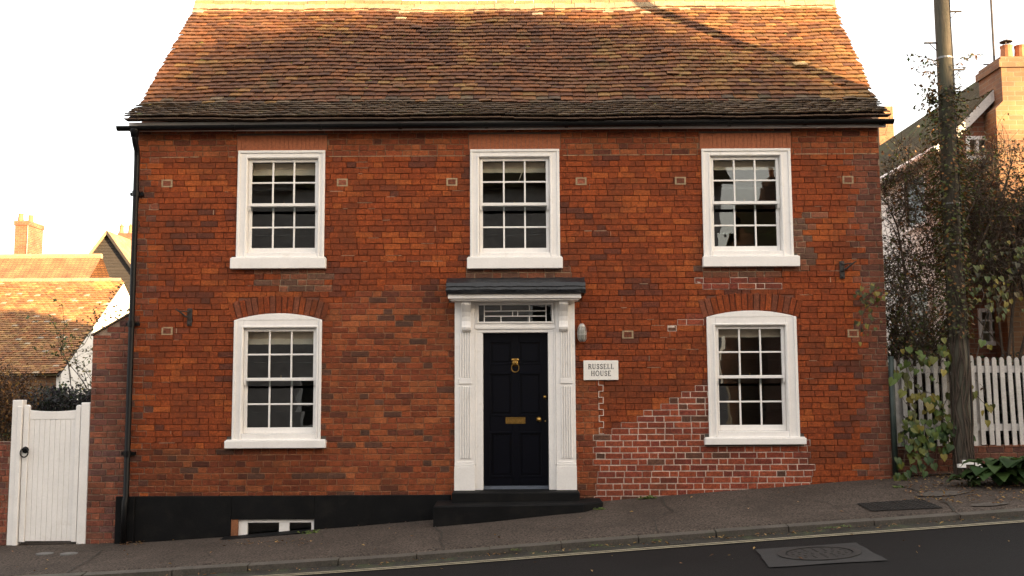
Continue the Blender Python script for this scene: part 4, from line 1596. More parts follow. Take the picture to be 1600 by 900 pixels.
G_OLIVE = [(.055, .055, .018), (.07, .075, .02), (.045, .04, .018), (.08, .06, .02), (.06, .09, .02)]
G_BROWN = [(.13, .06, .02), (.19, .085, .022), (.09, .045, .02), (.28, .15, .035), (.07, .035, .018)]
G_YEL = [(.16, .14, .02), (.12, .125, .02), (.2, .16, .026), (.09, .10, .02)]
G_GREEN = [(.04, .075, .02), (.05, .09, .022), (.03, .06, .02), (.065, .1, .03)]
G_DARK = [(.018, .02, .018), (.028, .024, .03), (.02, .03, .016)]

hb = at(-10, 690, .2)
bush('copper_hedge', 'copper brown autumn hedge growing over the low brick wall by the gate', 'hedge', (hb.x - .12, .42, gwall(-7)), 9, 1.7, 2, 3000, .045, G_BROWN,
     lambda q: q.x < at(30 if q.z > 1.3 else 12, 600, .3).x + .10 * noise.noise(q * 4) and q.z < at(20, 578, .3).z + .25 * noise.noise(q * 3) and q.y > .02 and (q.z > 1.0 or q.y > .3), spread=.45,
     fill=5200, box=((-7.6, -6.1), (.05, .9), (.6, 2.3)), clump=-.3, twig=.22)
sb_ = at(110, 620, 2.2)
bush('garden_shrub', 'dark purple-leaved shrub behind the white gate', 'shrub', (sb_.x, 2.2, gwall(-6) + .04), 7, 1.9, 2, 2200, .06, G_DARK,
     lambda q: q.z < at(100, 616, 2.2).z + .15 * noise.noise(q * 3) and abs(q.x - sb_.x) < .6, spread=.4, fill=2600, box=((sb_.x - .6, sb_.x + .6), (1.8, 2.6), (.2, 1.9)), clump=-.5, per=4, twig=.22)
sb2 = at(68, 620, 2.9)
bush('garden_shrub', 'loose green leafy shrub behind the white gate', 'shrub', (sb2.x, 2.9, gwall(-7) + .05), 7, 2.0, 2, 1500, .07, G_GREEN + G_OLIVE[:1],
     lambda q: q.z < at(60, 612, 2.9).z and abs(q.x - sb2.x) < .55, spread=.35, fill=1500, box=((sb2.x - .55, sb2.x + .55), (2.5, 3.3), (.3, 2.1)), clump=-.1, twig=.22)

# -------- outhouse with the lichened roof
YE, YR = 14.0, 18.3
e0, r0_ = at(94, 585, YE), at(180, 438, YR)
oh = empty('outhouse', (-14, 14.3, gwall(-14)), 'low outbuilding with mossy orange tiled roof and white gable behind the garden gate', 'outbuilding')
xr_ = e0.x - .05
XO = xr_ - 7
b = MB()
b.box(XO, xr_ - .15, YE + .2, YE + .45, -.9, e0.z - .05)
b.build('front_wall', M['yellowbrick'], oh)
b = MB()
b.prism_x([(YE + .2, -.9), (2 * YR - YE - .2, -.9), (2 * YR - YE - .2, e0.z + .05), (YR, r0_.z - .06), (YE + .2, e0.z + .05)], xr_ - .14, xr_ - .02)
b.build('gable', M['limewash'], oh)
b = MB()
b.add([(XO, YE - .02, e0.z - .03), (xr_, YE - .02, e0.z - .03), (xr_, YR, r0_.z - .03), (XO, YR, r0_.z - .03), (XO, 2 * YR - YE, e0.z), (xr_, 2 * YR - YE, e0.z)], [(0, 1, 2, 3), (3, 2, 5, 4)])
ohr = b.build('roof', M['slate'], oh, fix=False)
vd = Vector((0, YR - YE, r0_.z - e0.z))
sl_len = vd.length
vd.normalize()
its = []
nrow = int(sl_len / .105)
for i in range(nrow):
    x = XO + (.083 if i % 2 else 0)
    while x < xr_:
        p = Vector((x, YE, e0.z)) + vd * (i * .105 + U(-.006, .006)) + Vector((0, 0, .03 * noise.noise(Vector((x * .6, i * .1, 2)))))
        c = shade(R.choice(TP['warm']), 1.45) if U(0, 1) > .03 else R.choice(TP['pale'])
        if n3(x, i * .1, 1.2, 5) > .25 and i > nrow - 6: c = (.26, .2, .06)
        its.append((tile_matrix(p, Vector((1, 0, 0)), vd, rot=U(-.025, .025), lift=U(0, .006)), R.randrange(8), shade(c, U(.85, 1.25))))
        x += .168
merge('roof_tiling', TV, its, material('outbuilding_tile', source='attr', rough=.85, var=.3, vscale=2.5, grain=.35, gscale=30, bump=.4, bscale=40), ohr)
b = MB()
x = XO
while x < xr_ - .1:
    b.tube([(x, YR, r0_.z - .02), (x + .29, YR, r0_.z - .02 + U(-.008, .008))], .10, 8)
    x += .3
tag(b.build('ridge_tiling', M['capstone'], ohr), kind='stuff')
b = MB()
q0, q1 = Vector((xr_ - .0, YE - .02, e0.z - .04)), Vector((xr_ - .0, YR, r0_.z - .04))
b.tube([q0, q1], .035, 4)
b.build('verge', M['board'], oh)
YC = YE - .7
bush('wall_climber', 'straggling green climber at the foot of the white outbuilding gable', 'climber', (at(150, 530, YC).x, YC, gwall(-12)), 8, 3.2, 2, 1500, .09, G_OLIVE + G_YEL[:1],
     lambda q: q.z < at(170, 478, YC).z + .9 * noise.noise(q * 1.5) and abs(q.x - at(158, 530, YC).x) < .75, spread=.4, fill=500, box=((at(130, 530, YC).x, at(195, 530, YC).x), (YC - .3, YC + .4), (.5, 4)), clump=.1)

# -------- house with the big chimney beyond
fh = empty('distant_house', (-26, 33, -.5), 'distant house with long orange tiled roof and tall brick chimney beyond the outbuilding', 'house')
zr = at(60, 401, 31).z
b = MB()
b.box(-42, at(140, 440, 28).x, 27.2, 35, -1.5, zr - 3.5)
b.build('wall', M['farbrick'], fh)
b = MB()
xrr = at(145, 401, 31).x + .4
b.add([(-42, 27.0, zr - 3.6), (xrr, 27.0, zr - 3.6), (xrr, 31, zr), (-42, 31, zr), (xrr, 35.0, zr - 3.6), (-42, 35.0, zr - 3.6)], [(0, 1, 2, 3), (3, 2, 4, 5)])
fr_ = b.build('roof', course_material('far_roof_tiles', 't', (.25, .115, .045), (.19, .085, .036), (.08, .04, .025), .17, .09, .012), fh, fix=False)
b = MB()
b.tube([(-42, 31, zr), (xrr, 31, zr)], .12, 6)
b.build('ridge', M['capstone'], fr_)
c0, c1 = at(24, 345, 31.3), at(45, 345, 31.3)
ch = MB()
ch.box(c0.x, c1.x, 31.3, 32.7, zr - 1.2, c0.z - .2).box(c0.x - .04, c1.x + .04, 31.26, 32.74, c0.z - .2, c0.z)
cho = ch.build('chimney', M['farbrick'], fh)
for k, px in enumerate((34, 42)):
    p = at(px, 345, 31.6)
    b = MB()
    b.lathe([(0, 0), (.13, 0), (.12, .1), (.1, .3), (.12, .36), (0, .36)], (p.x - .02, 31.55 + .45 * k, c0.z), n=10)
    b.build('chimney_pot', M['terracotta'], cho)
b = MB()
p = at(38, 322, 31.6)
b.tube([(c1.x - .02, 31.28, zr - .2), (c1.x - .02, 31.28, c0.z + .75)], .018, 5)
b.tube([(c1.x - .3, 31.28, c0.z + .68), (c1.x + .25, 31.28, c0.z + .74)], .012, 5)
b.build('television_aerial', M['galv'], cho)

# -------- weatherboarded gable
wb = empty('weatherboard_house', (-22, 42, -.6), 'dark weatherboarded gable house with pale bargeboards beyond the orange roofs', 'house')
YW = 40.0
ap, ft = at(169, 364, YW), at(110, 441, YW)
slope = (ap.z - ft.z) / (ap.x - ft.x)
hw_ = 4.2
zb0 = ap.z - hw_ * slope
z = zb0
while z < ap.z - .1:
    h1 = min(z + .17, ap.z)
    wA = (ap.z - z) / slope
    wB = (ap.z - h1) / slope
    b = MB()
    b.add([(ap.x - wA, YW - .03, z), (ap.x + wA, YW - .03, z), (ap.x + wB, YW - .005, h1), (ap.x - wB, YW - .005, h1), (ap.x - wA, YW + .02, z), (ap.x + wA, YW + .02, z), (ap.x + wB, YW + .02, h1), (ap.x - wB, YW + .02, h1)],
          [(0, 1, 2, 3), (4, 7, 6, 5), (0, 4, 5, 1), (0, 3, 7, 4), (1, 5, 6, 2), (3, 2, 6, 7)])
    b.build('weatherboard', M['board'], wb)
    z += .165
b = MB()
b.box(ap.x - hw_ + .05, ap.x + hw_ - .05, YW + .03, YW + 9, -1.5, zb0)
b.build('wall', M['board'], wb)
b = MB()
for s_ in (-1, 1):
    ex, ez_ = ap.x + s_ * (hw_ + .3), zb0 - .3 * slope
    b.add([(ap.x, YW - .2, ap.z + .1), (ex, YW - .2, ez_ + .1), (ex, YW + 9.2, ez_ + .1), (ap.x, YW + 9.2, ap.z + .1), (ap.x, YW - .2, ap.z), (ex, YW - .2, ez_), (ex, YW + 9.2, ez_), (ap.x, YW + 9.2, ap.z)],
          [(0, 1, 2, 3), (4, 7, 6, 5), (0, 4, 5, 1), (2, 6, 7, 3), (1, 5, 6, 2)])
wr = b.build('roof', course_material('distant_pale_tiles', 't', (.30, .2, .1), (.25, .15, .07), (.13, .085, .05), .17, .09, .012), wb)
for s_ in (-1, 1):
    ex, ez_ = ap.x + s_ * (hw_ + .3), zb0 - .3 * slope
    b = MB()
    b.add([(ap.x, YW - .24, ap.z + .12), (ex, YW - .24, ez_ + .12), (ex, YW - .24, ez_ - .1), (ap.x, YW - .24, ap.z - .1), (ap.x, YW - .205, ap.z + .12), (ex, YW - .205, ez_ + .12), (ex, YW - .205, ez_ - .1), (ap.x, YW - .205, ap.z - .1)],
          [(0, 1, 2, 3), (4, 7, 6, 5), (0, 4, 5, 1), (2, 6, 7, 3)])
    b.build('bargeboard', M['capstone'] if s_ < 0 else M['board'], wb)
cz = at(195, 364, 48).z
b = MB()
b.box(at(184, 364, 48).x, at(212, 364, 48).x, 48, 49, cz - 2, cz)
wch = b.build('chimney', M['farbrick'], wb)
for px in (189, 203):
    p = at(px, 360, 48.3)
    b = MB()
    b.lathe([(0, 0), (.16, 0), (.13, .2), (.12, .42), (.15, .5), (.05, .55), (.05, .62), (0, .62)], (p.x, 48.4, cz), n=10)
    b.build('chimney_pot', M['terracotta'], wch)

# ================================================================== RIGHT OF THE HOUSE
YD = .14
dtop = at(1450, 702, YD).z
dw = small_wall('dwarf_wall', 'low dark red brick wall under the white picket fence', at(1400, 720, YD).x, 9.6, YD, YD + .22, lambda x: dtop + .02 * (x - 5), [(.11, .045, .032), (.14, .055, .036), (.09, .04, .032), (.17, .06, .036)])
b = MB()
for i in range(24):
    x = at(1400, 720, YD).x + i * .2
    b.box(x + .004, x + .108 + .084, YD - .008, YD + .23, dtop + .02 * (x - 5) + .001, dtop + .02 * (x - 5) + .02)
tag(b.build('coping', M['farbrick'], dw), kind='stuff')


def picket_fence(label, pxs, ptop, pbot, y, rails, posts):
    x0 = at(pxs[0], 640, y).x
    t = empty('picket_fence', (x0, y, dtop), label, 'fence', 'white picket fences right of the house')
    for px in pxs:
        p, q = at(px, ptop + U(-2, 2), y), at(px + 1.2, pbot + U(-2, 2), y)
        hw = .029
        lean = U(-.012, .012) + .012
        b = MB()
        b.prism_y([(q.x - hw + lean, q.z), (q.x + hw + lean, q.z), (q.x + hw, p.z - .035), (q.x + hw * .6, p.z - .01), (q.x, p.z), (q.x - hw * .6, p.z - .01), (q.x - hw, p.z - .035)], y - .012, y + .01)
        b.build('picket', M['white_old'], t, bevel=.002)
    xa, xb = at(pxs[0], 640, y).x - .05, at(pxs[-1], 640, y).x + .05
    for py in rails:
        z = at(pxs[0], py, y).z
        b = MB()
        b.box(xa, xb, y + .0105, y + .05, z - .045, z + .045)
        b.build('rail', M['white_old'], t, bevel=.003)
    for px in posts:
        xx = at(px, 640, y).x
        b = MB()
        b.box(xx - .045, xx + .045, y + .051, y + .15, dtop + .03, at(px, ptop + 14, y).z)
        b.build('post', M['white_old'], t, bevel=.004)


picket_fence('short white picket fence between the house corner and the wooden pole', [1401 + 13.0 * i for i in range(8)], 559, 698, .16, (578, 669), (1408, 1486))
picket_fence('white picket fence behind the broad-leaved plants beyond the wooden pole', [1523 + 11.9 * i for i in range(30)], 557, 697, .17, (577, 668), (1530, 1640, 1750, 1860))

# -------- telegraph pole
pb_ = at(1508, 745, -.16)
px_, py_ = pb_.x, -.16
pole = empty('telegraph_pole', (px_, py_, ground_z(px_, py_)), 'weathered wooden telegraph pole with climbing pegs beside the picket fences', 'pole')
zbp = ground_z(px_, py_)
b = MB()
PH = 9.6
b.tube([(px_ + .012 * noise.noise(Vector((0, 0, z))), py_, z) for z in rng(zbp - .1, PH, .4)], [.110 - .022 * max(0, z) / PH for z in rng(zbp - .1, PH, .4)], 16)
b.build('shaft', M['pole'], pole, smooth=True)
for (pxa, pya, s_) in ((1466, 67, -1), (1507, 18, 1), (1509, 109, 1), (1468, 160, -1)):
    z = at(1485, pya, py_).z
    rr = .110 - .022 * z / PH
    b = MB()
    b.box(px_ + (rr - .02 if s_ > 0 else -rr - .16), px_ + (rr + .16 if s_ > 0 else -rr + .02), py_ - .015, py_ + .015, z - .008, z + .008)
    b.tube([(px_ + s_ * (rr + .09), py_, z - .008), (px_ + s_ * (rr - .005), py_, z - .11)], .006, 5)
    b.build('climbing_peg', M['iron'], pole)
b = MB()
b.tube([(px_ + .09, py_ - .07, zbp)] + [(px_ + .095 - .003 * z, py_ - .05 - .01 * math.sin(z * 2), z) for z in rng(.6, 9.4, .4)], .013, 6)
b.build('cable', M['black'], pole)
b = MB()
b.tube([(px_ + .105 + .02 * math.sin(z * 1.4), py_ + .02, z) for z in rng(5.4, 9.4, .3)], .007, 5)
b.build('cable', M['black'], pole)
for pya, h in ((93, .025), (320, .02), (383, .02)):
    z = at(1485, pya, py_).z
    rr = .112 - .022 * z / PH
    b = MB()
    b.lathe([(rr - .01, 0), (rr + .003, 0), (rr + .003, h), (rr - .01, h)], (px_, py_, z), n=16)
    b.build('band', M['galv'], pole)
for (ax, ay, bx, by) in ((1498, 725, 1509, 731), (1505, 719, 1521, 726)):
    p, q = at(ax, by, py_ - .125), at(bx, ay, py_ - .125)
    b = MB()
    b.box(p.x, q.x, py_ - .135, py_ - .08, p.z, q.z)
    b.build('marker_plate', M['white'], pole, bevel=.002)
p, q = at(1527, 748, py_ - .1), at(1534, 722, py_ - .1)
mk = MB()
mk.prism_y([(p.x - .02, p.z - .05), (q.x + .03, p.z - .05), (q.x - .01, q.z), (p.x - .02, q.z + .02)], py_ - .11, py_ - .09)
tag(mk.build('marker_board', M['white'], None), 'small white board leaning at the foot of the telegraph pole', 'board')
for k, (a, m_, e) in enumerate((((px_, py_, 9.45), None, (2.6, 26, 10.5)), ((px_, py_, 9.3), None, (16, 30, 12)), ((px_, py_, 9.4), None, (3.2, 34, 14)))):
    a, e = Vector(a), Vector(e)
    pts = [a.lerp(e, i / 16) + Vector((0, 0, -1.0 * 4 * (i / 16) * (1 - i / 16))) for i in range(17)]
    b = MB()
    b.tube(pts, .007, 4)
    o = b.build('overhead_wire', M['black'], pole)

# -------- tangled shrub and climbers
def in_shrub(q):
    if q.z < 1.2 and q.y < .45: return False
    lim = at(1385, 300, q.y).x + .12 * noise.noise(q * 2)
    zt_ = at(1450, 235, q.y).z + .35 * noise.noise(Vector((q.x * 1.6, q.y, 3))) - (.25 * max(0, q.x - 7.0))
    if q.x > 5.9 and q.z < 3.0: return False
    return q.x > lim and q.z < zt_ and .38 < q.y < 2.4 or (q.x > lim - .35 and 1.9 < q.z < 3.3 and -.12 < q.y < 1.2 and 4.95 < q.x < 5.7)


sx_ = at(1480, 700, 1.0).x
bush('overgrown_shrub', 'overgrown tangled bare-twigged shrub rising behind the picket fences', 'shrub', (sx_ + .1, 1.1, gwall(6) + .03), 15, 4.3, 3, 9500, .048, G_OLIVE + G_BROWN[:3] + G_YEL[3:] + [(.07, .065, .02)] * 2, in_shrub, wob=.45, r0=.032, spread=1.5, sides=4, kids=5,
     fill=17000, box=((4.9, 7.4), (-.1, 2.4), (1.2, 5.3)), clump=.02, cs=1.5, per=2, twig=.45)
sx2 = at(1580, 700, 1.4).x
bush('overgrown_shrub', 'dense dark twiggy shrub in front of the neighbouring brick gable', 'shrub', (sx2 + .5, 1.6, gwall(8) + .04), 13, 4.0, 3, 9000, .046, G_OLIVE + G_BROWN[:3] + G_YEL[3:] + [(.06, .05, .025)] * 3,
     lambda q: q.x > sx2 - .75 and q.z < at(1550, 290, 1.5).z + .45 * noise.noise(Vector((q.x * 1.8, q.y, 9))) and q.y > .45 and q.x < 10 and q.z > 3.05 + .15 * noise.noise(q * 3), wob=.45, r0=.032, spread=1.4, kids=5,
     fill=17000, box=((6.0, 9.5), (.5, 2.6), (.8, 5.2)), clump=-.05, cs=1.5, per=2, twig=.45)
bush('gap_fill_hedge', 'low dark hedge added to darken the gaps behind the white picket fences', 'hedge', (6.4, .85, gwall(6.4) + .02), 14, 1.0, 2, 1500, .07, G_DARK + [(.02, .03, .012), (.03, .035, .014)],  # added dark foliage, so the gaps between the pickets look dark
     lambda q: q.z < 1.86 + .1 * noise.noise(q * 3) and 4.95 < q.x < 9.3 and .42 < q.y < 1.4, spread=1.6, fill=7500, box=((4.97, 9.2), (.45, 1.3), (.5, 1.9)), clump=-.8, per=4, twig=.2)
# ivy on the pole
iv = empty('ivy', (px_ - .2, py_ - .05, zbp), 'ragged ivy and dry climber clinging to the telegraph pole', 'climber')
tw, lf = MB(), MB()
for k in range(16):
    a = U(0, 6.28)
    z = zbp
    pts = []
    top = U(3.5, 6.0)
    while z < top:
        rr = .116 - .022 * z / PH + .012
        pts.append((px_ + rr * math.cos(a), py_ + rr * math.sin(a), z))
        a += U(-.5, .5)
        z += .22
    tw.tube(pts, [.012 * (1 - .7 * i / len(pts)) for i in range(len(pts))], 4, cap=False)
for k in range(3300):
    z = 1.9 + 3.9 * U(0, 1) ** .85
    if n3(z, 0, 1.3, 3.) < -.25: continue
    a = U(0, 6.28)
    rr = .116 - .022 * z / PH + U(.0, .09) * (1.9 if 3.9 < z < 5.3 else 1)
    q = Vector((px_ + rr * math.cos(a) - .03, py_ + rr * math.sin(a), z))
    leaf_geo(lf, q, (Vector((math.cos(a), math.sin(a), -.5)) + rvec() * .6).normalized(), (Vector((math.cos(a), math.sin(a), .6)) + rvec() * .4).normalized(), U(.035, .075), U(.03, .05), shade(R.choice(G_OLIVE + G_BROWN[:2] + G_YEL[3:]), U(.7, 1.3)))
for k in range(26):         # loose shoots standing off the pole
    z = U(4.6, 5.9)
    s_ = R.choice((-1, -1, 1))
    pts = walk((px_ + s_ * .1, py_ - .05, z), (s_ * 1, U(-.5, .3), U(.1, 1.2)), U(.2, .5), 5, .35)
    tw.tube(pts, [.006, .005, .004, .003, .003, .002], 3, cap=False)
    for q in pts[1:]:
        for j in range(2): leaf_geo(lf, q, (rvec() + Vector((0, 0, -.3))).normalized(), rvec(), U(.04, .075), U(.025, .04), shade(R.choice(G_BROWN + G_OLIVE), U(.7, 1.2)))
tw.build('stems', M['bark'], iv, fix=False)
tag(lf.build('foliage', M['leaf'], iv, fix=False), kind='stuff')


def heart_vine(name, label, base, curtain, n, size, pal, cat='climber'):
    """climber with broad heart-shaped leaves hanging over a fence or a wall"""
    t = empty(name, base, label, cat)
    tw, lf = MB(), MB()
    for (p0, d0, ln) in curtain:
        pts = walk(p0, d0, ln, 9, .28, .10)
        tw.tube(pts, [.008 * (1 - .7 * i / 9) for i in range(10)], 4, cap=False)
        for q in pts[1:]:
            for k in range(n):
                s_ = size * U(.45, 1.15)
                d = (Vector((U(-.7, .7), U(-.5, .1), -1)) + rvec() * .25).normalized()
                nn = (Vector((U(-.5, .5), -1, U(.1, .8)))).normalized()
                nn = (nn - d * nn.dot(d)).normalized()
                sd_ = d.cross(nn)
                o_ = q + rvec() * .10 + Vector((0, -.05, 0))
                out = [(0, 0), (.30, -.16), (.52, .12), (.46, .45), (.22, .78), (0, 1.05), (-.22, .78), (-.46, .45), (-.52, .12), (-.30, -.16)]
                c = shade(R.choice(pal), U(.75, 1.2))
                vv = [o_ + d * .3 * s_] + [o_ + sd_ * (u_ * s_) + d * (v_ * s_) + nn * (abs(u_) * .22 * s_ - .1 * s_ * v_ * v_) for u_, v_ in out]
                lf.add(vv, [(0, i + 1, (i + 1) % 10 + 1) for i in range(10)], c)
    tag(tw.build('stems', M['bark'], t, fix=False), kind='stuff')
    tag(lf.build('foliage', M['leaf'], t, fix=False), kind='stuff')
    return t


fx0_ = at(1420, 600, .05).x
cur = []
for k in range(15):
    px = U(1405, 1520)
    p = at(px, U(520, 640), U(-.02, .08))
    cur.append((p, (U(-.6, .6), -.15, U(-.6, .3)), U(.35, .8)))
heart_vine('leafy_vine', 'yellow-green heart-leaved vine trailing over the short picket fence', (fx0_, .05, gwall(5.2)), cur, 1, .092, G_YEL + G_OLIVE[1:2] + [(.09, .13, .03)] * 2)
cur = []
for k in range(9):
    p = at(U(1410, 1490), U(650, 690), -.02)
    cur.append((p, (U(-.5, .5), -.3, -.5), U(.3, .5)))
heart_vine('leafy_vine', 'dark green leafy vine spilling down the low wall under the short picket fence', (fx0_ + .2, -.02, gwall(5.3)), cur, 2, .088, G_GREEN + [(.08, .11, .02), (.13, .14, .025)])
cur = []
for k in range(6):
    p = at(U(1350, 1392), U(440, 500), -.10)
    cur.append((p, (-1, -.1, U(-.6, .2)), U(.25, .55)))
heart_vine('leafy_vine', 'thin vine with yellowing leaves reaching across the house corner', (at(1392, 500, -.1).x, -.1, gwall(4.9)), cur, 1, .06, G_YEL[1:] + G_OLIVE[:2] + [(.08, .07, .02)])
cur = []
for k in range(14):
    p = at(U(1500, 1600), U(370, 455), U(.1, .35))
    cur.append((p, (U(-.8, .8), -.2, U(-.5, .2)), U(.2, .45)))
heart_vine('leafy_vine', 'yellow-green leaved vine hanging in front of the small casement window', (at(1540, 550, .3).x, .3, gwall(6.4)), cur, 1, .075, G_YEL[1:] + G_OLIVE)


def hosta(name, label, px, py, n, size, pal):
    p = hit(px, py)
    t = empty(name, p, label, 'plant')
    for k in range(n):
        a = U(0, 6.28)
        out = U(.2, 1.0) * size
        base = p + Vector((U(-.05, .05), U(-.05, .05), -.01))
        tip = p + Vector((math.cos(a) * out * 1.25, math.sin(a) * out * .6, U(.3, .95) * size))
        mid = (base + tip) / 2 + Vector((0, 0, .22 * size))
        end = tip + Vector((math.cos(a) * .25, math.sin(a) * .25 - .15, -.35)) * size
        sd_ = Vector((-math.sin(a), math.cos(a), 0))
        W_ = size * U(.24, .38)
        pts = [base, mid, tip, end]
        def bez(u): return base * (1 - u) ** 3 + mid * 3 * u * (1 - u) ** 2 + tip * 3 * u * u * (1 - u) + end * u ** 3
        prof = [(0, .05), (.25, .07), (.4, .75), (.55, 1.), (.7, .92), (.85, .6), (1, .02)]
        b = MB()
        vs_ = []
        for u, wv in prof:
            c_ = bez(u)
            vs_ += [c_ - sd_ * W_ * wv + Vector((0, 0, .2 * W_ * wv)), c_, c_ + sd_ * W_ * wv + Vector((0, 0, .2 * W_ * wv))]
        fs = []
        for i in range(len(prof) - 1):
            for j in range(2): fs.append((i * 3 + j, i * 3 + j + 1, i * 3 + j + 4, i * 3 + j + 3))
        b.add(vs_, fs, shade(R.choice(pal), U(.7, 1.2)))
        b.build('leaf', M['leaf'], t, smooth=True, fix=False)
    return t


hosta('broad_leaf_plant', 'large dark green broad-leaved plant below the long picket fence', 1572, 757, 46, .42, G_GREEN)
hosta('broad_leaf_plant', 'dark broad-leaved clump filling the corner past the telegraph pole', 1622, 757, 36, .46, G_GREEN)
hosta('broad_leaf_plant', 'small pale green leafy plant at the foot of the telegraph pole', 1519, 760, 20, .22, [(.06, .1, .035), (.08, .12, .04)])

# -------- neighbouring house
nh = empty('neighbour_house', (8.6, 5, gwall(8)), 'neighbouring brick gable house with mossy roof and big chimney behind the shrubs', 'house')
YG = 3.0
ec = at(1478, 213, YG)
xe, ze = ec.x, ec.z
wd_ = 1.62
xrg, zrg = xe + wd_, ze + wd_
nx1 = xrg + wd_
w1 = [at(1510, 250, YG), at(1546, 208, YG)]
w2 = [at(1530, 540, YG), at(1568, 482, YG)]
b = MB()
b.holes(xe + .1, nx1 - .1, .2, ze, YG, YG + .25, [(w1[0].x, w1[1].x, w1[0].z, min(w1[1].z, ze - .001)), (w2[0].x, w2[1].x, w2[0].z, w2[1].z)])
b.prism_y([(xe + .1, ze + .0005), (nx1 - .1, ze + .0005), (xrg, zrg - .15)], YG, YG + .25)
b.build('gable_wall', M['farbrick'], nh)
b = MB()
b.box(xe + .1, xe + .3, YG + .251, 14, .2, ze)
b.box(nx1 - .3, nx1 - .1, YG + .251, 14, .2, ze)
b.build('side_wall', M['limewash'], nh)
b = MB()
ov = .15
b.add([(xe - ov, YG - .12, ze - ov), (xrg, YG - .12, zrg), (xrg, 14, zrg), (xe - ov, 14, ze - ov), (nx1 + ov, YG - .12, ze - ov), (nx1 + ov, 14, ze - ov),
       (xe - ov, YG - .12, ze - ov - .09), (xrg, YG - .12, zrg - .09), (xrg, 14, zrg - .09), (xe - ov, 14, ze - ov - .09), (nx1 + ov, YG - .12, ze - ov - .09), (nx1 + ov, 14, ze - ov - .09)],
      [(0, 1, 2, 3), (1, 4, 5, 2), (6, 9, 8, 7), (7, 8, 11, 10), (0, 6, 7, 1), (1, 7, 10, 4), (0, 3, 9, 6), (4, 10, 11, 5)])
b.build('roof', M['slate'], nh)
b = MB()
b.tube([(xe - ov - .05, YG - .15, ze - ov - .07), (xe - ov - .05, 14, ze - ov - .07)], .06, 8)
b.build('eaves_gutter', M['white'], nh)
b = MB()
b.prism_y([(xe - ov, ze - ov - .2), (xrg, zrg - .2), (xrg, zrg - .02), (xe - ov, ze - ov - .02)], YG - .15, YG - .121)
b.build('bargeboard', M['white_old'], nh)
for k, (p, q) in enumerate((w1, w2)):
    zt_ = min(q.z, ze - .001)
    b = MB()
    b.ring(p.x, q.x, p.z, zt_, p.x + .06, q.x - .06, p.z + .07, zt_ - .06, YG - .02, YG + .08)
    xm_ = (p.x + q.x) / 2
    b.box(xm_ - .02, xm_ + .02, YG + .0, YG + .05, p.z + .07, zt_ - .06)
    if k == 1:
        for t_ in (.36, .68):
            zz = p.z + (zt_ - p.z) * t_
            b.box(p.x + .06, xm_ - .02, YG + .002, YG + .048, zz - .012, zz + .012).box(xm_ + .02, q.x - .06, YG + .002, YG + .048, zz - .012, zz + .012)
    wn = b.build('casement_window', M['white'], nh, bevel=.003)
    b = MB()
    b.box(p.x + .055, q.x - .055, YG + .055, YG + .06, p.z + .065, zt_ - .055)
    b.build('pane', M['glass'], wn)
    b = MB()
    b.box(p.x, q.x, YG + .2, YG + .21, p.z, zt_)
    b.build('curtain', M['blind'], wn)
# side windows on the white flank
for ya, yb, za, zb in ((4.0, 5.0, 4.35, 5.3), (4.1, 5.1, 2.0, 3.3)):
    b = MB()
    b.box(xe + .05, xe + .099, ya, ya + .07, za, zb).box(xe + .05, xe + .099, yb - .07, yb, za, zb).box(xe + .05, xe + .099, ya + .07, yb - .07, za, za + .07).box(xe + .05, xe + .099, ya + .07, yb - .07, zb - .07, zb)
    wn = b.build('side_window', M['white'], nh)
    b = MB()
    b.box(xe + .085, xe + .095, ya + .07, yb - .07, za + .07, zb - .07)
    b.build('dark_pane', material('dark_glass', (.01, .011, .012), rough=.08), wn)
# chimney stack on the gable front
cx0 = at(1565, 120, YG - .42).x
ct = at(1565, 88, YG - .42).z
csh = at(1558, 158, YG - .42).z
b = MB()
b.box(cx0, cx0 + 1.3, YG - .42, YG + .35, csh, ct)
b.box(cx0 - .04, cx0 + 1.34, YG - .45, YG + .38, ct - .18, ct - .06)
b.prism_y([(cx0 - .12, csh - .12), (cx0 + 1.42, csh - .12), (cx0 + 1.3, csh), (cx0, csh)], YG - .42, YG - .001)
b.box(cx0 - .12, cx0 + 1.42, YG - .42, YG - .001, .2, csh - .12)
cs = b.build('chimney', M['yellowbrick'], nh)
for k, px in enumerate((1572, 1594)):
    p = at(px, 88, YG - .1)
    b = MB()
    b.lathe([(0, 0), (.105, 0), (.1, .05), (.088, .22), (.1, .27), (.07, .27), (0, .2)], (p.x, YG - .12, ct), n=14)
    pt = b.build('chimney_pot', M['terracotta'], cs, smooth=False)
    if k == 0:
        b = MB()
        b.lathe([(0, .37), (.03, .375), (.10, .345), (.1, .335), (0, .35)], (p.x, YG - .12, ct), n=14)
        for a in (0, 2.1, 4.2): b.tube([(p.x + .05 * math.cos(a), YG - .12 + .05 * math.sin(a), ct + .2), (p.x + .05 * math.cos(a), YG - .12 + .05 * math.sin(a), ct + .36)], .008, 4)
        b.build('cowl', M['iron'], cs)
am0, am1 = at(1537, 126, YG + .6), at(1529, -20, YG + .6)
b = MB()
b.tube([(am0.x, YG + .2, am0.z - .6), (am0.x, YG + .2, am1.z + 1)], .018, 6)
b.tube([(am0.x - .02, YG + .2, am0.z + .15), (cx0 + .02, YG + .2, am0.z + .15)], .012, 5)
b.build('aerial_mast', M['iron'], nh)
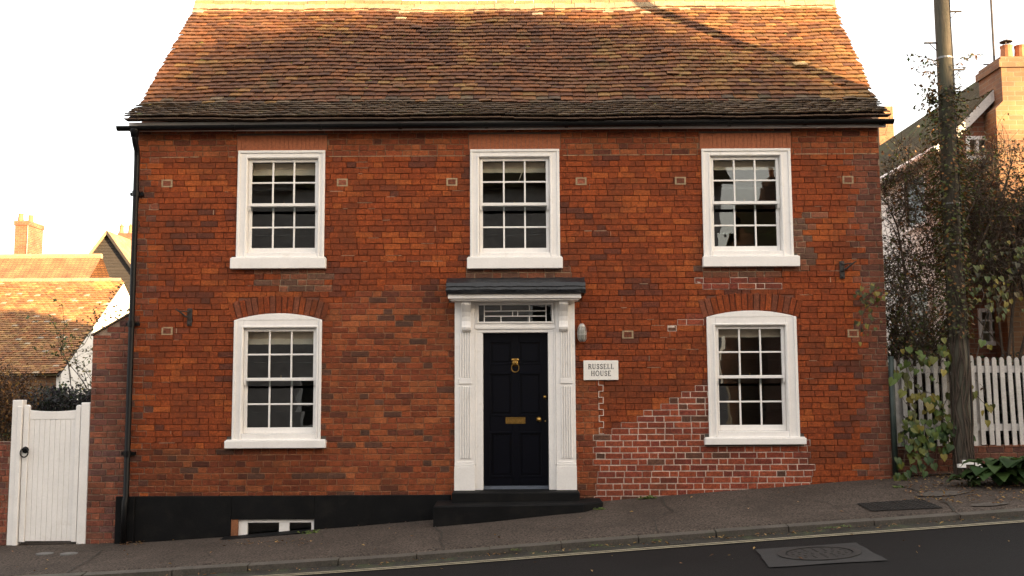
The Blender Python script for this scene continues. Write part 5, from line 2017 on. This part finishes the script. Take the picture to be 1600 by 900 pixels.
# house glimpsed over the corner
dh_ = empty('distant_house', (13.2, 22, gwall(13)), 'distant sunlit buff brick house end just past the roof corner', 'house')
p, q = at(1374, 212, 22), at(1395, 166, 22)
b = MB()
b.box(p.x, q.x, 22, 23, .3, q.z)
b.build('chimney', M['yellowbrick'], dh_)
b = MB()
b.box(p.x - 3, p.x + 4, 21.5, 27, .3, p.z - 1.6)
b.build('wall', M['yellowbrick'], dh_)
b = MB()
b.prism_x([(21.2, p.z - 1.7), (27.3, p.z - 1.7), (24.2, p.z + .2)], p.x - 3.1, p.x + 4.1)
b.build('roof', M['slate'], dh_)

# ================================================================== STREET DETAILS
# inspection cover in the road, in a patch of paler tarmac
q = [hit(px, py) for px, py in ((1180, 861), (1338, 850), (1388, 879), (1203, 890))]
def rz(x): return gkerb(x) - .075
b = MB()
n = 6
vs_ = []
for j in range(n + 1):
    for i in range(n + 1):
        u, v = i / n, j / n
        p = (q[0] * (1 - u) + q[1] * u) * (1 - v) + (q[3] * (1 - u) + q[2] * u) * v
        vs_.append((p.x + U(-.014, .014), p.y + U(-.012, .012), ground_z(p.x, p.y) + .02 * min(1, max(0, (-2.2 - p.y) / 3)) + .009))
b.add(vs_, [(j * (n + 1) + i, j * (n + 1) + i + 1, (j + 1) * (n + 1) + i + 1, (j + 1) * (n + 1) + i) for j in range(n) for i in range(n)])
tag(b.build('road_patch', M['patch'], None, fix=True), kind='structure')
ctr = hit(1280, 868)
mc = empty('inspection_cover', (ctr.x, ctr.y, ground_z(ctr.x, ctr.y)), 'round studded iron inspection cover set in the road', 'manhole cover')
cz_ = lambda x: ground_z(x, -3.3) + .02 * min(1, max(0, (-2.2 - ctr.y) / 3)) + .012
def disc(r0, r1, h, n=32):
    b = MB()
    vs_, fs = [], []
    for k in range(n):
        a = 2 * math.pi * k / n
        for r, dz in ((r0, 0), (r0, h), (r1, h), (r1, 0)):
            x = ctr.x + r * math.cos(a)
            vs_.append((x, ctr.y + r * math.sin(a), cz_(x) + dz))
    for k in range(n):
        j = (k + 1) % n
        for i in range(3): fs.append((k * 4 + i, j * 4 + i, j * 4 + i + 1, k * 4 + i + 1))
    return b.add(vs_, fs)
disc(.30, .37, .008).build('rim', M['castiron'], mc)
disc(.001, .285, .004).build('lid', M['castiron'], mc)
b = MB()
for rr in (.06, .12, .18, .24):
    m_ = int(rr * 70)
    for k in range(m_):
        a = 2 * math.pi * k / m_
        x, y = ctr.x + rr * math.cos(a), ctr.y + rr * math.sin(a)
        b.box(x - .012, x + .012, y - .012, y + .012, cz_(x) + .003, cz_(x) + .0075)
tag(b.build('studs', M['castiron'], mc), kind='stuff')
# pavement plate
q = [hit(px, py) for px, py in ((1338, 788), (1440, 781), (1475, 795), (1362, 800))]
dc = empty('pavement_cover', q[0], 'rectangular chequered iron cover let into the pavement near the kerb', 'drain cover')
b = MB()
for i in range(16):
    for j in range(7):
        u, v = (i + .5) / 16, (j + .5) / 7
        p = (q[0] * (1 - u) + q[1] * u) * (1 - v) + (q[3] * (1 - u) + q[2] * u) * v
        z = pave_z(p.x, p.y) + .012
        b.box(p.x - .016, p.x + .016, p.y - .02, p.y + .02, z - .004, z + .004)
tag(b.build('studs', M['castiron'], dc), kind='stuff')
b = MB()
vs_ = []
for j in range(5):
    for i in range(7):
        u, v = i / 6, j / 4
        p = (q[0] * (1 - u) + q[1] * u) * (1 - v) + (q[3] * (1 - u) + q[2] * u) * v
        vs_.append((p.x, p.y, pave_z(p.x, p.y) + .011))
b.add(vs_, [(j * 7 + i, j * 7 + i + 1, (j + 1) * 7 + i + 1, (j + 1) * 7 + i) for j in range(4) for i in range(6)])
b.build('plate', M['castiron'], dc)
for px, py in ((70, 866), (108, 866)):
    p = hit(px, py)
    b = MB()
    b.lathe([(0, -.01), (.10, -.01), (.10, .010), (.085, .014), (0, .012)], (p.x, p.y, pave_z(p.x, p.y)), n=20)
    tag(b.build('stopcock_lid', M['concrete'], None), 'small pale round lid in the pavement before the white gate', 'lid', 'round lids before the gate')


def strip(name, mat, pxs, w_, dz, parent=None):
    pts = [hit(px, py) for px, py in pxs]
    fine = []
    for i in range(len(pts) - 1):
        for k in range(6):
            p = pts[i].lerp(pts[i + 1], k / 6)
            fine.append(p + Vector((U(-.02, .02), U(-.02, .02), 0)))
    fine.append(pts[-1])
    b = MB()
    vs_, fs = [], []
    for i, p in enumerate(fine):
        d = (fine[min(i + 1, len(fine) - 1)] - fine[max(i - 1, 0)]).normalized()
        n_ = Vector((-d.y, d.x, 0)) * w_ * U(.5, 1.3)
        for q_ in (p - n_, p + n_): vs_.append((q_.x, q_.y, pave_z(q_.x, q_.y) + dz))
    for i in range(len(fine) - 1): fs.append((2 * i, 2 * i + 1, 2 * i + 3, 2 * i + 2))
    b.add(vs_, fs)
    return b.build(name, mat, parent, fix=True)


pv = bpy.data.objects['pavement']
OFF[pv] = Vector((0, 0, 0))
M['crack'] = material('dirt_filled_crack', (.02, .017, .012), rough=.95)
for pxs, w_ in ((((676, 818), (690, 834), (688, 850), (700, 866)), .007), (((100, 898), (128, 882), (158, 862)), .008), (((1030, 778), (1050, 800), (1020, 812), (1030, 832)), .006), (((1392, 756), (1440, 770), (1475, 782), (1490, 800)), .012), (((1250, 798), (1340, 790)), .005), (((1180, 770), (1290, 785), (1330, 806)), .005), (((0, 862), (60, 858), (160, 862)), .005)):
    strip('crack', M['crack'], pxs, w_, .011, pv)
for cx_, cy_, rx, ry in ((1545, 789, .2, .08), (1470, 772, .3, .14)):
    c_ = hit(cx_, cy_)
    b = MB()
    n = 18
    vs_ = [(c_.x, c_.y, pave_z(c_.x, c_.y) + .014)]
    for k in range(n):
        a = 2 * math.pi * k / n
        q_ = U(.85, 1.15)
        x, y = c_.x + rx * q_ * math.cos(a), max(c_.y + ry * q_ * math.sin(a), YK + .01)
        vs_.append((x, y, pave_z(x, y) + .010))
    b.add(vs_, [(0, k + 1, (k + 1) % n + 1) for k in range(n)])
    b.build('mortar_patch', M['worn_patch'] if 'worn_patch' in M else M.setdefault('worn_patch', material('worn_mortar_patch', (.062, .05, .04), rough=.95, var=.3, vscale=9, grain=.5, gscale=40, bump=.6)), pv)


def weed(label, p, n, size, pal, grp='weeds in the street joints'):
    t = MB()
    for k in range(n):
        a = U(0, 6.28)
        d = Vector((math.cos(a), math.sin(a) * .6, U(.2, 1.3))).normalized()
        q = Vector(p) + Vector((U(-1, 1) * size * .7, U(-.3, .1) * size, 0))
        leaf_geo(t, q, d, Vector((0, -.3, 1)).normalized(), size * U(.3, .7), size * U(.12, .3), shade(R.choice(pal), U(.8, 1.3)), droop=.4)
    tag(t.build('weed', M['leaf'], None, fix=False), label, 'weed', grp)


G_WEED = [(.09, .13, .03), (.12, .15, .035), (.07, .1, .03)]
weed('bright green weed growing at the foot of the white-jointed brick patch', hit(1012, 779), 60, .13, G_WEED)
weed('low green weeds along the front of the black lower step', hit(938, 796), 40, .09, G_WEED)
for px, py in ((850, 803), (835, 806), (720, 815), (700, 816), (780, 810)): weed('low green weeds along the front of the black lower step', hit(px, py), 16, .06, G_WEED)
weed('upright weed growing before the basement window', hit(484, 833), 18, .17, G_WEED)
weed('tuft of weed at the house corner by the short picket fence', hit(1404, 762), 30, .10, G_WEED)
for px, py in ((1025, 842), (805, 857), (655, 872), (1300, 822), (1320, 820), (1345, 817), (1285, 823), (1180, 830), (930, 850), (1440, 806), (1420, 808)):
    weed('small green tuft growing in the gutter beside the kerb', hit(px, py + 3), 22, .075, G_WEED + G_OLIVE[:2], 'tufts along the kerb')
# fallen leaves
b = MB()
spots = []
for k in range(420): spots.append(hit(U(1415, 1600), 744 + 44 * U(0, 1) ** 1.7))
for k in range(46): spots.append(hit(U(186, 222), U(846, 854)))
for k in range(50): spots.append(hit(U(340, 490), U(845, 856)))
for k in range(260):
    x = U(-5.5, 6.5)
    spots.append(Vector((x, U(-2.42, -2.25), 0)))
for k in range(90): spots.append(Vector((U(-6.5, 5), U(-2.1, -.1) if U(0, 1) < .5 else U(-.16, -.04), 0)))
for k in range(24): spots.append(Vector((U(-3, 6), U(-4.2, -2.7), 0)))
for p in spots:
    if -1.2 < p.x < 1.4 and p.y > -.65: continue
    if -4.2 < p.x < -2.4 and -.3 < p.y: continue
    z = ground_z(p.x, p.y) + U(.01, .022)
    if p.y < YK: z += .012
    s_ = U(.02, .055)
    leaf_geo(b, Vector((p.x, p.y, z)), Vector((U(-1, 1), U(-1, 1), U(-.1, .25))).normalized(), Vector((U(-.3, .3), U(-.3, .3), 1)).normalized(), s_, s_ * U(.4, .7), shade(R.choice([(.25, .13, .05), (.18, .09, .04), (.3, .19, .08), (.12, .06, .03), (.35, .22, .07)]), U(.7, 1.1)), fold=.3, droop=-.1)
tag(b.build('fallen_leaves', M['leaf'], None, fix=False), 'scattered dry brown fallen leaves on the pavement and along the kerb', 'leaves', None, 'stuff')

# ================================================================== ACROSS THE STREET (behind the viewer; seen mirrored in the panes, shading the front)
def opposite(label, x0, x1, y0, dep, eave, ridge, mat, nwin, chim):
    g = gkerb((x0 + x1) / 2)
    t = empty('opposite_house', ((x0 + x1) / 2, y0 - dep / 2, g), label, 'house', None)
    y1 = y0 - dep
    b = MB()
    b.box(x0, x1, y1, y0, g - 1.2, eave)
    for xa, xb in ((x0, x0 + .25), (x1 - .25, x1)):
        b.prism_x([(y1, eave + .0005), (y0, eave + .0005), ((y0 + y1) / 2, ridge - .12)], xa, xb)
    b.build('wall', mat, t)
    b = MB()
    ym = (y0 + y1) / 2
    sl_ = (ridge - eave) / (dep / 2)
    o_ = .35
    for s_, ye in ((1, y0 + o_), (-1, y1 - o_)):
        b.add([(x0 - .2, ye, eave - o_ * sl_), (x1 + .2, ye, eave - o_ * sl_), (x1 + .2, ym, ridge), (x0 - .2, ym, ridge), (x0 - .2, ye, eave - o_ * sl_ + .12), (x1 + .2, ye, eave - o_ * sl_ + .12), (x1 + .2, ym, ridge + .12), (x0 - .2, ym, ridge + .12)],
              [(0, 3, 2, 1), (4, 5, 6, 7), (0, 1, 5, 4), (1, 2, 6, 5), (3, 0, 4, 7)])
    b.build('roof', M['slate'], t)
    for (cx, w_, top) in chim:
        b = MB()
        b.box(cx - w_ / 2, cx + w_ / 2, ym - .4, ym + .4, eave, top)
        c_ = b.build('chimney', M['redbrick_opp'], t)
        for k in range(max(1, int(w_ / .5))):
            b = MB()
            b.lathe([(0, 0), (.13, 0), (.1, .4), (.12, .45), (0, .45)], (cx - w_ / 2 + .25 + k * .5, ym, top), n=10)
            b.build('chimney_pot', M['terracotta'], c_)
    for i in range(nwin):
        xc = x0 + (x1 - x0) * (i + .5) / nwin
        for z0_ in (g + .9, g + 3.7):
            if z0_ + 1.4 > eave: continue
            b = MB()
            b.ring(xc - .55, xc + .55, z0_, z0_ + 1.4, xc - .45, xc + .45, z0_ + .1, z0_ + 1.3, y0 + .002, y0 + .06)
            b.box(xc - .02, xc + .02, y0 + .01, y0 + .05, z0_ + .1, z0_ + 1.3)
            b.box(xc - .45, xc - .02, y0 + .012, y0 + .048, z0_ + .68, z0_ + .72).box(xc + .02, xc + .45, y0 + .012, y0 + .048, z0_ + .68, z0_ + .72)
            wn = b.build('window', M['white'], t)
            b = MB()
            b.box(xc - .45, xc + .45, y0 + .003, y0 + .008, z0_ + .1, z0_ + 1.3)
            b.build('pane', bpy.data.materials['dark_glass'], wn)
    return t


opposite('grey rendered house across the street with slate roof', -17, 6.0, -15.7, 6.4, 7.7, 10.2, M['render_opp'], 7, [(-4, 1.2, 11.4)])
opposite('small brick cottage across the street between the tall houses', 7.4, 17.4, -15.9, 6, 5.0, 7.3, M['redbrick_opp'], 4, [(8.6, .8, 8.3)])
opposite('tall brick house across the street uphill of the cottage', 18.0, 33.5, -15.8, 6.4, 8.0, 10.55, M['redbrick_opp'], 5, [(26.3, 1.8, 11.7), (19.6, 1.0, 11.4)])
opposite('last brick house across the street further uphill', 34.2, 52, -15.8, 6.4, 7.2, 10.1, M['render_opp'], 5, [(50, 1, 10.4)])
TC = (38.0, -27, 12.75)
bush('roadside_tree', 'tall thin-leaved autumn tree behind the houses across the street', 'tree', (38.4, -27, 2.2), 1, 9.5, 3, 1500, .2, G_BROWN + G_OLIVE, lambda q: q.z < 9 and abs(q.x - 38.4) < 1 or ((q.x - TC[0]) / 3.5) ** 2 + ((q.y - TC[1]) / 2.8) ** 2 + ((q.z - TC[2]) / 2.3) ** 2 < 1,
     wob=.18, r0=.3, parts=('trunk', 'crown'), spread=.1, fill=12000, box=((32.6, 42), (-30, -24), (10.4, 15.2)), clump=-.05, cs=.7, twig=.7, per=4, kids=6)
bpy.context.view_layer.update()
